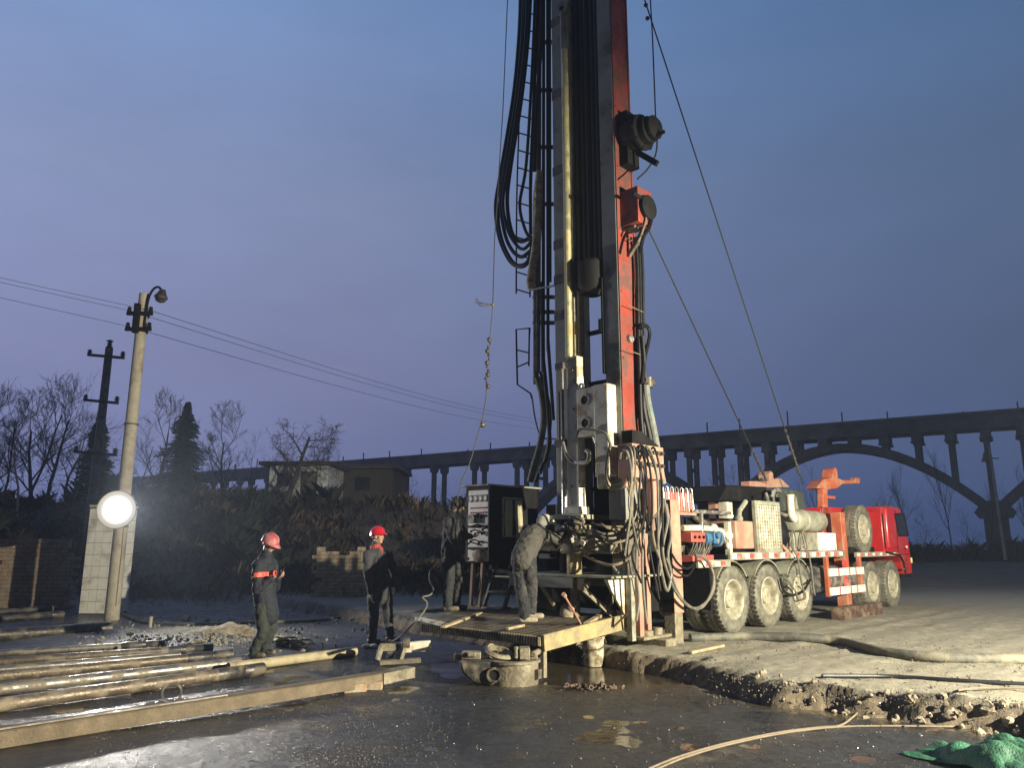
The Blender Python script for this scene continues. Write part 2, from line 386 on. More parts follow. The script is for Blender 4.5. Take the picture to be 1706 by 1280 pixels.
gv = np.stack([XX.ravel(), YY.ravel(), ZZ.ravel()], 1)
idx = np.arange(nx*ny).reshape(ny, nx)
gf = np.stack([idx[:-1,:-1], idx[:-1,1:], idx[1:,1:], idx[1:,:-1]], -1).reshape(-1, 4)
gme = bpy.data.meshes.new('ground'); gme.vertices.add(len(gv)); gme.vertices.foreach_set('co', gv.ravel())
gme.loops.add(gf.size); gme.loops.foreach_set('vertex_index', gf.ravel().astype(np.int32))
gme.polygons.add(len(gf)); gme.polygons.foreach_set('loop_start', np.arange(0, gf.size, 4, dtype=np.int32)); gme.polygons.foreach_set('loop_total', np.full(len(gf), 4, np.int32))
gme.update(); gme.validate()
gme.polygons.foreach_set('use_smooth', np.ones(len(gf), bool))
dd = edge_d(XX + .3*fbm(XX*2.2, YY*2.2, 3), YY + .3*fbm(XX*2.2, YY*2.2, 9))
dry = sstep(-.02, .25, dd + .12*fbm(XX*6, YY*6, 71))
rub = np.exp(-(((XX+6.0)/2.6)**2+((YY-14.8)/1.3)**2))
earth = sstep(20, 27, YY)
brown = np.exp(-(((XX-1.4)/1.8)**2+((YY-10.6)/1.1)**2))*(1-dry)
bank = np.exp(-((dd+.08)/.16)**2)*(YY < 24)
gloss = np.exp(-(((XX+3.7)/1.5)**2+((YY-6.7)/.75)**2))*np.clip(1.1+2.5*fbm(XX*2.2, YY*2.2, 91), 0, 1)
for nm, ar in (('gloss', gloss), ('bank', bank), ('dry', dry), ('rubble', rub), ('earth', earth), ('mud', brown)):
    at = gme.attributes.new(nm, 'FLOAT', 'POINT'); at.data.foreach_set('value', ar.ravel().astype(np.float32))
gmat = bpy.data.materials.new('site_ground'); gmat.use_nodes = True; t = gmat.node_tree; n = t.nodes; k = t.links; b = n['Principled BSDF']
tc = n.new('ShaderNodeTexCoord')
def gnoise(sc, det=8, ro=.6):
    z = n.new('ShaderNodeTexNoise'); z.inputs['Scale'].default_value = sc; z.inputs['Detail'].default_value = det; z.inputs['Roughness'].default_value = ro
    k.new(tc.outputs['Object'], z.inputs['Vector']); return z.outputs[0]
def gmr(s, a, bb, c, d):
    z = n.new('ShaderNodeMapRange'); k.new(s, z.inputs['Value'])
    for q, v in zip(('From Min','From Max','To Min','To Max'), (a,bb,c,d)): z.inputs[q].default_value = v
    return z.outputs[0]
def gmix(f, a, bb):
    z = n.new('ShaderNodeMix'); z.data_type = 'RGBA'
    k.new(f, z.inputs['Factor'])
    for s_, v in (('A', a), ('B', bb)):
        if isinstance(v, tuple): z.inputs[s_].default_value = v+(1,)
        else: k.new(v, z.inputs[s_])
    return z.outputs['Result']
def attr(nm):
    z = n.new('ShaderNodeAttribute'); z.attribute_name = nm; return z.outputs['Fac']
def gmath(op, a, bb):
    z = n.new('ShaderNodeMath'); z.operation = op
    for i, v in enumerate((a, bb)):
        if isinstance(v, (int, float)): z.inputs[i].default_value = v
        else: k.new(v, z.inputs[i])
    return z.outputs[0]
big = gnoise(.7, 6); fine = gnoise(9, 10, .7); grit = gnoise(55, 4, .7)
wet = gmix(gmr(fine, .35, .65, 0, 1), (.0155,.0165,.018), (.036,.037,.037))
wet = gmix(gmr(grit, .58, .72, 0, .55), wet, (.085,.078,.066))
mudc = gmix(gmr(fine, .35, .65, 0, 1), (.11,.075,.035), (.19,.14,.075))
dryc = gmix(gmr(fine, .3, .7, 0, 1), (.19,.176,.128), (.325,.302,.232))
dryc = gmix(gmr(big, .5, .7, 0, .7), dryc, (.24,.205,.15))
dryc = gmix(gmr(grit, .62, .72, 0, .6), dryc, (.16,.135,.10))
rubc = gmix(gmr(gnoise(22, 6, .7), .35, .65, 0, 1), (.09,.08,.065), (.29,.27,.22))
ear = gmix(gmr(gnoise(1.4, 8, .7), .35, .65, 0, 1), (.045,.036,.024), (.14,.105,.062))
c0 = gmix(attr('mud'), wet, mudc); c0 = gmix(attr('rubble'), c0, rubc); c0 = gmix(attr('dry'), c0, dryc); c0 = gmix(attr('earth'), c0, ear); c0 = gmix(attr('bank'), c0, gmix(gmr(fine,.35,.65,0,1), (.06,.045,.028), (.21,.165,.11)))
k.new(c0, b.inputs['Base Color'])
wr = gmr(gnoise(1.1, 5, .6), .42, .60, .10, .50)
dr = gmath('MAXIMUM', gmath('MAXIMUM', attr('bank'), attr('dry')), gmath('MAXIMUM', attr('rubble'), attr('earth')))
ro = gmath('ADD', gmath('MULTIPLY', wr, gmath('SUBTRACT', 1, dr)), gmath('MULTIPLY', dr, .92))
ro = gmath('ADD', gmath('MULTIPLY', ro, gmath('SUBTRACT', 1, attr('gloss'))), gmath('MULTIPLY', attr('gloss'), .16))
k.new(ro, b.inputs['Roughness'])
bp = n.new('ShaderNodeBump'); bp.inputs['Strength'].default_value = .7; bp.inputs['Distance'].default_value = .03
hh = gmath('ADD', gmath('MULTIPLY', grit, .55), gmath('MULTIPLY', fine, 1.0)); k.new(hh, bp.inputs['Height']); k.new(bp.outputs[0], b.inputs['Normal'])
gme.materials.append(gmat)
ground = bpy.data.objects.new('ground', gme); COL.objects.link(ground); ground['kind'] = 'structure'
def gz(x, y): return float(height(np.array([x]), np.array([y]))[0])
_nx, _ny = np.meshgrid(np.arange(-11, 13, .06), np.arange(4, 20, .06)); _nz = height(_nx, _ny)
def gz_near(x, y):
    i = int((x+11)/.06+.5); k_ = int((y-4)/.06+.5)
    return float(_nz[k_, i]) if 0 <= i < _nz.shape[1] and 0 <= k_ < _nz.shape[0] else gz(x, y)
def GG(px, py):                     # pixel -> point on the real ground surface
    p = G(px, py, 0)
    for _ in range(6): p = G(px, py, gz_near(p.x, p.y))
    return p
# muddy water lying in the low spots
m_water = M('muddy_water', (.05,.04,.026), .05, 0, .5, .9, .12, 14)
MB().add([(-9,4.6,-.008),(4.2,4.6,-.008),(4.2,9,-.008),(1.8,11.9,-.008),(-3,15,-.008),(-9,12.5,-.008)], [(0,1,2,3,4,5)]).build('puddle_water', m_water)['kind'] = 'structure'

# ------------------------------------------------------------------ the drilling rig truck (own frame: x forward, y left, -y the side seen)
rig = empty('drill_rig_truck', RIG_O, 'red ten wheel drilling rig truck with its tall mast raised over the borehole', 'drilling rig', rz=RIG_A)
def sub(p): return p
YS = -1.22
# chassis and deck
b = MB()
for y in (-.45, .45): b.box(-2.1, 8.4, y-.05, y+.05, .78, 1.1)
for x in (-2.0, -.6, .65, 1.95, 3.4, 4.9, 6.9, 8.2): b.box(x-.06, x+.06, -.4, .4, .84, 1.04)
for x in (0.1, 1.35, 2.6, 6.3, 7.55):
    b.cyl((x,-1.0,.53),(x,1.0,.53),.09); b.ball((x,0,.53),.24)
    b.box(x-.45, x+.45, -.62, -.5, .60, .74); b.box(x-.45, x+.45, .5, .62, .60, .74)
chassis = b.build('chassis_frame', m_black, rig)
deck = MB().box(-.02, 4.8, -1.18, 1.18, 1.17, 1.235).build('deck', m_black, rig)
MB().box(-1.0, -.025, -1.16, 1.16, 1.06, 1.12).build('rear_deck', m_black, rig)
MB().box(4.85, 8.05, -1.0, 1.0, 1.12, 1.2).build('cab_deck', m_black, rig)
def rail(x0, x1, z0, z1, ys, refl):
    r = MB().box(x0, x1, ys-.02, ys+.03, z0, z1).build('side_rail', m_olive, rig, .006)
    if refl:
        w = .17; k = 0; x = x0+.05
        while x+w < x1:
            q = MB().box(x, x+w*(.95 if k%2==0 else .9), ys-.0235, ys-.0205, z0+.025, z1-.022).build('reflector', m_refw if k%2==0 else m_refr, r)
            k += 1; x += w + (.005 if k%2 else .10)
rail(.0, 4.78, 1.15, 1.275, YS, True); rail(-1.0, .0, 1.05, 1.165, YS, True); rail(5.40, 8.05, 1.13, 1.235, YS, True)
rail(.0, 4.78, 1.15, 1.275, 1.22, False); rail(5.4, 8.05, 1.13, 1.235, 1.22, False)
# wheels
def tyre_mb(r=.53, w=.31):
    return MB().lathe([(r*.58,-w/2*.86),(r*.62,-w/2),(r*.80,-w/2*1.04),(r*.93,-w/2*.97),(r*.985,-w/2*.82),(r,-w/2*.6),(r,-w*.17),(r*.975,-w*.16),(r*.975,-w*.12),(r,-w*.11),
        (r,w*.11),(r*.975,w*.12),(r*.975,w*.16),(r,w*.17),(r,w/2*.6),(r*.985,w/2*.82),(r*.93,w/2*.97),(r*.80,w/2*1.04),(r*.62,w/2),(r*.58,w/2*.86)], (0,0,0), (0,-1,0), 44)
def lugs(r=.53, w=.31):
    b = MB()
    for k in range(40):
        a = 2*math.pi*k/40
        for s in (-1, 1):
            c = Vector((math.cos(a)*(r-.004), s*w*.36, math.sin(a)*(r-.004)))
            b.obox(c, (.020, w*.11, .007), Matrix.Rotation(-a+math.pi/2, 3, 'Y') @ Matrix.Rotation(s*.35, 3, 'Z'))
    return b
def wheel(x, yc, z, kind, lugged=True, r=.53, side=-1, tyre_m=None):
    w = bpy.data.objects.new('wheel', None); COL.objects.link(w); w.parent = rig; w.location = (x, yc, z)
    if side > 0: w.rotation_euler = (0, 0, math.pi)
    tb = tyre_mb(r); n_t = len(tb.f)
    if lugged: lb = lugs(r); tb.add(lb.v, lb.f)
    ty = tb.build('tyre', tyre_m or m_tyre, w)
    if lugged:
        ty.data.materials.append(m_rubtread); ty.data.polygons.foreach_set('material_index', [0]*n_t+[1]*(len(ty.data.polygons)-n_t))
    b = MB()
    if kind == 'dish':        # deep dished dual rear rim
        b.lathe([(r*.60,-.13),(r*.61,.15),(r*.585,.16),(r*.55,.145),(r*.52,.10),(r*.50,.03),(r*.44,-.02),(r*.20,-.03),(r*.20,-.13)], (0,0,0), (0,-1,0), 40)
    else:
        b.lathe([(r*.60,-.13),(r*.61,.15),(r*.585,.16),(r*.55,.14),(r*.50,.08),(r*.46,.07),(r*.38,.12),(r*.26,.13),(r*.20,.12),(r*.20,-.13)], (0,0,0), (0,-1,0), 40)
    b.build('rim', m_rim, w)
    h = MB(); d = .09 if kind == 'dish' else .19
    h.lathe([(r*.27,-.1),(r*.27,d-.03),(r*.24,d),(r*.10,d+.012),(0.001,d+.014)], (0,0,0), (0,-1,0), 28)
    nn = 10
    for k in range(nn):
        a = 2*math.pi*k/nn; rr = r*.35; y0 = -(-.02) if kind == 'dish' else -.12
        h.cyl((math.cos(a)*rr, y0, math.sin(a)*rr), (math.cos(a)*rr, y0-.035, math.sin(a)*rr), .014, n=6)
    h.build('hub', m_rim, w)
    return w
for x in (.10, 1.36, 2.62): wheel(x, -1.06, .53, 'dish' if x < 2 else 'front')
for x in (6.28, 7.54): wheel(x, -1.06, .50, 'front')
for x in (.10, 1.36): wheel(x, -.70, .53, 'dish', False); wheel(x, .70, .53, 'dish', False, side=1)
for x in (.10, 1.36, 2.62, 6.28, 7.54): wheel(x, 1.06, .53, 'front', False, side=1)
sp = wheel(6.05, -1.06, 1.72, 'front', True, .53, tyre_m=m_tyre)
MB().box(5.7, 6.4, -.95, -.80, 1.2, 1.75).build('spare_wheel_bracket', m_black, rig, .01)
# mudguards over the rear wheels
for x in (.10, 1.36, 2.62):
    pts = [(x+.60*math.cos(R(a)), .53+.62*math.sin(R(a))) for a in range(35, 146, 10)]
    MB().prism(pts+[(p[0]*.985+x*.015, p[1]-.02) for p in pts[::-1]], 'y', -1.2, -.55).build('mudguard', m_olive, rig)
MB().box(-.62, -.55, -1.2, -.5, .40, 1.05).build('mud_flap', m_rubber, rig)
# cab
cabp = [(7.15,1.22),(7.15,2.12),(7.25,2.26),(8.35,2.28),(8.50,2.22),(8.86,1.45),(8.90,.70),(8.32,.70),(8.24,.98),(8.05,1.13)]
cab = MB().prism(cabp, 'y', -1.24, 1.24).build('cab', m_cab, rig, .03)
wp = [tuple(LY(px, py, -1.245))[::2] for px, py in ((1490,857),(1505,856),(1513,893),(1497,893))]
wq = [(p[0], p[1]) for p in wp]
MB().prism(wq, 'y', -1.252, -1.235).build('side_window', m_glass, cab)
b = MB(); 
for i in range(4): b.bar((wq[i][0],-1.25,wq[i][1]), (wq[(i+1)%4][0],-1.25,wq[(i+1)%4][1]), .03, .03)
b.build('window_seal', m_rubber, cab)
MB().prism([(8.512,2.17),(8.845,1.47),(8.858,1.48),(8.53,2.18)], 'y', -1.1, 1.1).build('windscreen', m_glass, cab)
MB().box(8.50, 8.56, -1.262, -1.24, 1.28, 1.32).build('door_handle', m_black, cab)
b = MB(); b.box(8.58, 8.72, -1.246, -1.239, 1.33, 1.36); b.box(8.60, 8.63, -1.247, -1.24, 1.30, 1.335); b.box(8.66, 8.69, -1.247, -1.24, 1.30, 1.335)
b.build('badge', m_refw, cab)
MB().box(7.98, 8.88, -1.248, -1.24, 1.155, 1.168).build('door_seam', m_black, cab)
b = MB(); b.bar((8.02,-1.244,1.2),(8.08,-1.244,2.2),.012,.012); b.build('door_edge', m_black, cab)
MB().box(8.86, 8.93, -1.26, -1.1, .95, 1.08).build('side_marker_lamp', M('amber_lens', (.7,.5,.2), .3, 0, .1, 5, 0), cab, .01)
MB().box(8.40, 8.96, -1.2, 1.2, .62, .80).build('bumper', m_black, cab, .02)
b = MB(); b.tube([(x_, -1.256, z_) for x_, z_ in ((8.34,.72),(8.26,.99),(8.06,1.14),(7.16,1.22))], .022, 6); b.build('arch_lip', m_black, cab)
MB().bar((8.05,-1.246,2.08),(8.6,-1.246,2.08),.012,.012).build('door_top_seam', m_black, cab)
b = MB(); b.box(8.14, 8.50, -1.27, -1.245, .80, .84); b.box(8.20, 8.60, -1.27, -1.245, 1.02, 1.05); b.build('cab_step', m_dsteel, cab)
for x_ in (7.5, 7.9, 8.3): MB().box(x_, x_+.07, -1.1, -1.0, 2.285, 2.33).build('roof_lamp', m_dsteel, cab, .008)
MB().box(7.16, 7.22, -1.246, -1.2, 1.3, 2.1).build('rear_corner_trim', m_black, cab)
# air intake tower: the bright slanting shape behind the cab door
b = MB(); b.prism([(7.30,1.3),(7.32,2.24),(7.44,2.25),(7.92,1.3)], 'y', -1.30, -1.0); b.build('intake_fairing', m_cab, rig, .05)
# engine cover body behind cab
body = MB().box(4.72, 7.12, -.85, 1.0, 1.22, 2.17).build('body_cover', m_cab, rig, .03)
MB().box(4.72, 7.12, -.88, -.851, 2.02, 2.19).build('top_rail', m_cab, body, .01)
for x in (4.95, 5.55, 6.55, 7.0): MB().box(x, x+.035, -.875, -.851, 1.3, 2.0).build('panel_rib', m_cab, body)
MB().box(5.35, 6.9, -1.1, -.86, 1.2, 1.34).build('battery_box', m_black, rig, .01)
# middle outrigger
b = MB(); b.box(4.78, 5.02, -1.22, -1.0, .15, 2.06); og = b.build('outrigger_leg', m_orange, rig, .012)
MB().cyl((4.9,-1.11,.02),(4.9,-1.11,.16),.10).build('foot', m_dsteel, og)
# side ladder
st = MB().box(3.69, 3.79, -1.3, -1.22, .40, 1.15).build('side_step', m_orange, rig, .008)
MB().box(5.40, 5.50, -1.3, -1.22, .40, 1.15).build('step_post', m_orange, st, .008)
for z in (.50, .86):
    s_ = MB().box(3.70, 5.5, -1.335, -1.30, z-.075, z+.075).build('step_board', m_refw, st, .006)
    for x in (4.12, 4.68, 5.02): MB().box(x, x+.05, -1.3385, -1.335, z-.074, z+.074).build('red_band', m_refr, s_)
MB().box(4.62, 4.69, -1.30, -1.23, .45, 1.1).build('step_post', m_refr, st)
b = MB(); b.cyl((3.75,-.98,.72),(5.3,-.98,.72),.26, n=28); b.build('fuel_tank', m_steel, rig, .0)
# radiator with its wire grille
rx0, rx1, rz0, rz1 = 1.14, 2.06, 1.29, 2.13
rad = MB().box(rx0, rx1, -1.12, -.72, rz0, rz1).build('radiator', m_black, rig, .01)
b = MB()
for z in (rz0, rz1): b.box(rx0-.02, rx1+.02, -1.17, -1.10, z-.035, z+.035)
for x in (rx0, rx1): b.box(x-.03, x+.03, -1.168, -1.102, rz0+.03, rz1-.03)
b.build('radiator_frame', m_olive, rad, .005)
MB().box(rx0+.03, rx1-.03, -1.14, -1.119, rz0+.03, rz1-.03).build('radiator_core', M('radiator_fins', (.36,.36,.28), .7, 0, .15, 14, .3, 80, (.22,.21,.16), .4, 6), rad)
b = MB()
for i in range(1, 10): x = rx0+(rx1-rx0)*i/10; b.cyl((x,-1.155,rz0),(x,-1.155,rz1),.008,n=5)
for i in range(1, 14): z = rz0+(rz1-rz0)*i/14; b.cyl((rx0,-1.16,z),(rx1,-1.16,z),.008,n=5)
b.build('grille', m_white, rad)
b = MB(); b.tube([(1.1,-1.0,2.15),(.85,-1.0,1.98),(.82,-1.0,1.85)], .045, 8); b.ball((.82,-1.0,1.84),.07); b.build('radiator_pipe', m_olive, rig)
# red oil tank, small white box, deck gear on the tail
ot = MB().box(.46, 1.09, -1.12, -.55, 1.33, 1.80).build('oil_tank', m_pink, rig, .02)
MB().box(.44, 1.0, -1.0, -.7, 1.26, 1.33).build('tank_stand', m_black, ot)
MB().cyl((.85,-.85,1.80),(.85,-.85,1.9),.06).build('filler_cap', m_steel, ot)
MB().box(.44, .62, -1.0, -.82, 1.84, 2.12).build('junction_box', m_white, rig, .012)
b = MB(); b.box(.36, .44, -1.05, -.95, 1.2, 1.78); b.ball((.40,-1.0,1.55),.085); b.ball((.40,-1.0,1.38),.07); b.build('pump_column', m_white, rig, .006)
b = MB(); b.tube([(-.95,-.95,1.66),(-.3,-.95,1.67),(.28,-.95,1.63),(.38,-.95,1.5)], .05, 10); b.ball((.02,-.95,1.67),.075); b.build('delivery_pipe', m_white, rig)
vb = MB().box(-.85, -.42, -1.05, -.8, 1.44, 1.60).build('valve_box', M('red_valve_paint', (.40,.085,.065), .5, 0, .15, 6, .1), rig, .01)
for i in range(3): MB().cyl((-.76+.13*i,-1.05,1.52),(-.76+.13*i,-1.075,1.52),.025,n=10).build('valve_plug', m_black, vb)
b = MB(); b.cyl((-.34,-.95,1.50),(.05,-.95,1.50),.10); b.box(-.2,-.05,-1.08,-.85,1.42,1.62); b.cyl((.05,-.95,1.5),(.12,-.95,1.5),.14); b.cyl((-.12,-1.08,1.55),(-.12,-1.13,1.55),.05)
b.build('hydraulic_motor', m_blue, rig, .004)
lv = MB().box(-.92, -.28, -1.1, -.85, 1.13, 1.24).build('lever_bank', MATS['red_valve_paint'], rig, .008)
for i in range(9):
    x = -.88+.07*i; MB().tube([(x,-1.0,1.24),(x+.01,-1.06,1.33),(x+.02+.03*math.sin(i*2.1),-1.09,1.43)], .010, 6).build('lever', m_steel, lv)
gr = MB().box(-1.0, 1.0, -.62, .7, 1.14, 1.85).build('gearbox', m_black, rig, .03)
b = MB()
for i in range(6): b.cyl((-.95+.3*i,-.62,1.3+.1*(i%3)),(-.95+.3*i,-.74,1.3+.1*(i%3)),.09+.02*(i%2))
b.tube([(-.9,-.7,1.85),(-.5,-.75,1.95),(.0,-.7,1.8),(.3,-.7,1.75)], .05, 8, smooth=4); b.cyl((-.4,-.3,1.85),(-.4,-.3,2.05),.2)
b.build('gearbox_fittings', m_dsteel, gr)
b = MB(); b.box(-.72, .52, -1.02, -.94, 1.90, 1.955); b.box(-.42, -.37, -1.0, -.95, 1.24, 1.9); b.build('pipe_rail', m_steel, rig, .004)
# row of red cylinders
rk = MB().box(-1.72, -.62, -1.02, -.86, 1.86, 1.90).build('cylinder_rack', m_pink, rig)
for i in range(8):
    x = -1.66+.14*i; c_ = MB().lathe([(.001,0),(.045,0),(.05,.02),(.05,.27),(.045,.30),(.02,.32),(.001,.32)], (x,-.94,1.905), n=14).build('red_cylinder', MATS['red_valve_paint'], rig)
    MB().tube([(x-.02,-.96,2.22),(x-.02,-.96,2.27),(x,-.97,2.295),(x+.025,-.98,2.27),(x+.025,-.995,1.92)], .009, 6).build('clamp_rod', m_steel, c_)
# engine and air filter
en = MB().box(2.15, 3.7, -.62, .6, 1.25, 2.2).build('engine_block', m_black, rig, .03)
b = MB(); b.prism([(1.0,2.18),(1.35,2.48),(2.9,2.52),(2.9,2.25),(2.0,2.2)], 'y', -.55, .6); b.build('engine_hood', m_black, en, .03)
b = MB(); b.prism([(2.95,1.95),(3.02,2.50),(4.25,2.50),(4.32,1.95)], 'y', -.7, .5); b.build('air_box', m_dkgrn, rig, .03)
MB().prism([(3.65,2.02),(3.78,2.36),(3.88,2.02)], 'y', -.74, -.701).build('air_box_gusset', m_olive, rig)
b = MB()
for i in range(5): b.tube([(2.2+.28*i,-.66,1.4),(2.25+.28*i,-.78,1.6),(2.2+.3*i,-.72,1.95),(2.3+.3*i,-.66,2.1)], .035, 8, smooth=4)
b.cyl((2.2,-.64,2.0),(3.3,-.64,2.0),.07); b.ball((2.75,-.75,1.75),.12); b.ball((3.2,-.72,1.6),.1); b.build('engine_fittings', m_dsteel, en)
MB().lathe([(.10,-.1),(.34,-.1),(.36,0),(.34,.1),(.10,.1)], (2.32,-.85,1.60), (1,-.35,0), 28, True).build('fan_shroud', m_rubber, en)
b = MB(); b.tube([(2.55,-.8,2.30),(2.6,-.85,2.42),(2.72,-.85,2.44),(2.95,-.8,2.43)], .04, 8, smooth=4); b.tube([(2.1,-.9,2.35),(2.12,-.95,2.1),(2.3,-.95,2.02),(2.8,-.95,1.95)], .035, 8, smooth=4); b.tube([(2.55,-.82,2.42),(2.57,-.82,2.15),(2.45,-.8,2.05)], .03, 8, smooth=4)
b.build('coolant_pipe', m_steel, en)
MB().lathe([(.001,0),(.17,0),(.2,.02),(.215,.05),(.215,.40),(.225,.41),(.225,.47),(.215,.48),(.215,1.15),(.21,1.3),(.17,1.36),(.001,1.36)], (2.95,-.95,1.86), (1,0,0), 32).build('air_filter', m_olive, rig)
b = MB(); b.tube([(2.86,-1.02,2.33),(2.86,-1.02,2.06),(2.90,-1.02,1.93),(3.02,-1.03,1.87),(3.12,-1.0,1.86)], .075, 14, smooth=5); b.cyl((2.86,-1.02,2.31),(2.86,-1.02,2.345),.088); b.build('intake_elbow', m_white, rig)
tk = MB().box(2.66, 3.74, -1.14, -.7, 1.28, 1.63).build('hydraulic_tank', m_olive, rig, .02)
wb = MB().box(3.76, 4.55, -1.18, -.75, 1.275, 1.63).build('white_cabinet', M('clean_white_paint', (.74,.73,.68), .4, 0, .05, 5, .02, 40), rig, .015)
b = MB()
for x in (3.80, 4.45): b.box(x, x+.03, -1.186, -1.18, 1.29, 1.32)
b.box(4.3, 4.38, -1.184, -1.18, 1.56, 1.575); b.build('cabinet_latch', m_dsteel, wb)
def hosepx(pts, plane, val, r, mat=None, name='hose', par=None, n=7):
    q = []
    for p in pts:
        v = val + (p[2] if len(p) > 2 else 0)
        q.append((LY if plane == 'y' else LX)(p[0], p[1], v))
    return MB().tube(q, r, n, smooth=6).build(name, mat or m_hose, par or rig)
# hoses over the deck edge and over the third wheel
hosepx([(1316,905),(1322,918),(1330,935),(1336,975),(1342,996),(1330,1000),(1325,985),(1312,968),(1305,962)], 'y', -1.30, .016)
hosepx([(1338,912),(1346,920),(1352,950),(1356,985),(1358,992)], 'y', -1.30, .016)
hosepx([(1316,915),(1317,895),(1321,884),(1325,895),(1327,915)], 'y', -1.2, .016)
hosepx([(1333,915),(1335,895),(1338,886),(1342,900),(1345,915)], 'y', -1.2, .016)
hosepx([(1300,965),(1306,985),(1322,992),(1338,985),(1350,966)], 'y', -1.28, .022, m_rubber)
b = MB(); b.obox((2.15,-1.16,1.31),(.14,.05,.03),Matrix.Rotation(.5,3,'Y')); b.obox((2.25,-1.18,1.30),(.1,.04,.03),Matrix.Rotation(-.3,3,'Y')); b.build('rag', m_pink, rig, .01)
# mast rests: two red castings on top
def pxprism(pts, y0, y1, mat, name, par=None, bev=.01):
    q = [LY(px, py, y0) for px, py in pts]
    return MB().prism([(p.x, p.z) for p in q], 'y', y0, y1).build(name, mat, par or rig, bev)
mr1 = pxprism([(1360,814),(1372,799),(1387,796),(1389,782),(1392,779),(1395,783),(1396,797),(1402,799),(1402,808),(1395,814),(1380,816)], -.9, -.65, m_orange, 'mast_rest')
pxprism([(1398,800),(1424,801),(1426,796),(1433,797),(1433,806),(1424,806),(1398,807)], -.85, -.72, m_orange, 'rest_arm', mr1)
pxprism([(1371,812),(1379,812),(1380,868),(1372,868)], -.88, -.75, m_orange, 'rest_post', mr1)
pxprism([(1379,826),(1392,827),(1392,832),(1379,831)], -.9, -.8, m_orange, 'rest_pin', mr1)
mr2 = pxprism([(1279,813),(1279,802),(1283,801),(1281,790),(1284,785),(1288,788),(1289,798),(1300,797),(1306,802),(1316,812)], -.2, .05, m_pink, 'mast_rest')
pxprism([(1249,811),(1249,802),(1262,802),(1279,807),(1279,812)], -.2, .0, m_pink, 'rest_arm', mr2)
MB().box(1.55, 1.75, -.15, .0, 1.8, 2.5).build('rest_post', m_pink, mr2)

# rear outrigger leg (right), rear frame
leg = MB().box(-1.71, -1.46, -1.24, -1.02, .42, 2.07).build('outrigger_leg', m_pink, rig, .012)
MB().box(-1.716, -1.711, -1.232, -1.03, .43, 2.06).build('rear_black_sheet', m_black, leg)  # thin black sheet over the leg's rear face
MB().box(-1.69, -1.48, -1.225, -1.035, -.01, .42).build('inner_leg', m_muddy, leg, .01)
MB().box(-1.80, -1.38, -1.33, -.93, -.05, -.008).build('foot', m_muddy, leg, .01)
leg2 = MB().box(-1.71, -1.46, 1.02, 1.24, .0, 2.07).build('outrigger_leg', m_black, rig, .012)
b = MB(); b.box(-2.1, -1.75, -1.0, 1.0, .45, .80); b.box(-1.70, -1.3, -1.0, 1.0, .9, 1.9); b.box(-2.0, -1.3, -.95, .95, 1.3, 1.7); b.box(-1.3,-1.0,-.9,.9,.5,2.0)
b.build('rear_frame', m_black, rig, .01)

# ------------------------------------------------------------------ mast
TOP = 13.4
mast = MB()
mast.box(-2.70, -2.30, -.26, .14, 1.79, TOP)                       # left column
m1 = mast.build('mast', m_grey, rig, .012)
MB().box(-2.70, -2.31, -1.115, -.84, 1.75, TOP).build('mast_column', m_grey, m1, .012)
rp = MB().box(-2.695, -2.28, -1.135, -1.118, 2.86, TOP)
for k in range(10):
    z = 3.6+1.02*k; rp.box(-2.69, -2.285, -1.139, -1.1355, z, z+.022)
    for x in (-2.65, -2.33): rp.cyl((x,-1.135,z+.5),(x,-1.148,z+.5),.016,n=6)
rp.box(-2.30, -2.27, -1.15, -1.10, 2.9, TOP)
rp.build('red_side_plate', m_red, m1)
MB().box(-2.706, -2.20, -1.14, -1.10, 2.2, 2.86).build('side_foot_plate', m_pink, m1, .004)
b = MB()
for i in range(14):
    z = 2.2+i*.82
    b.box(-2.36, -2.30, -.84, -.26, z, z+.06)
    b.bar((-2.33,-.84,z+.06),(-2.33,-.26,z+.80),.05,.05) if z > 6 else None
b.build('mast_bracing', m_black, m1)
for z in (4.9, 5.5, 6.1, 7.4, 8.8, 10.2): MB().box(-2.712, -2.702, -.12, .14, z, z+.16).build('stain_plate', m_dsteel, m1)
# black hose guard and rotary head between the columns
hg = MB()
for i in range(5): hg.cyl((-2.58+.02*(i%2),-.32-.11*i,5.45),(-2.58+.02*(i%2),-.32-.11*i,TOP),.068,n=12)
hg.box(-2.52, -2.38, -.82, -.27, 5.45, TOP)
hg = hg.build('hose_guard', m_rubber, m1)
b = MB(); b.lathe([(.001,0),(.12,.0),(.20,.05),(.24,.14),(.24,.5),(.2,.55)], (-2.6,-.56,5.20), n=24); b.obox((-2.72,-.70,5.21),(.03,.10,.04),Matrix.Rotation(.4,3,'X')); b.build('rotary_head', m_black, m1)
MB().cyl((-2.66,-.36,3.7),(-2.66,-.36,5.3),.055).build('drive_rod', m_dsteel, m1)
b = MB(); b.cyl((-2.72,-.285,3.9),(-2.72,-.285,5.2),.012,n=6); b.cyl((-2.70,-.30,4.2),(-2.70,-.30,4.9),.018,n=6); b.build('guide_rod', m_steel, m1)
b = MB(); b.box(-2.72,-2.66,-.83,-.80,3.9,5.4); b.box(-2.73,-2.65,-.80,-.75,4.55,4.75); b.build('slide_strip', m_black, m1)
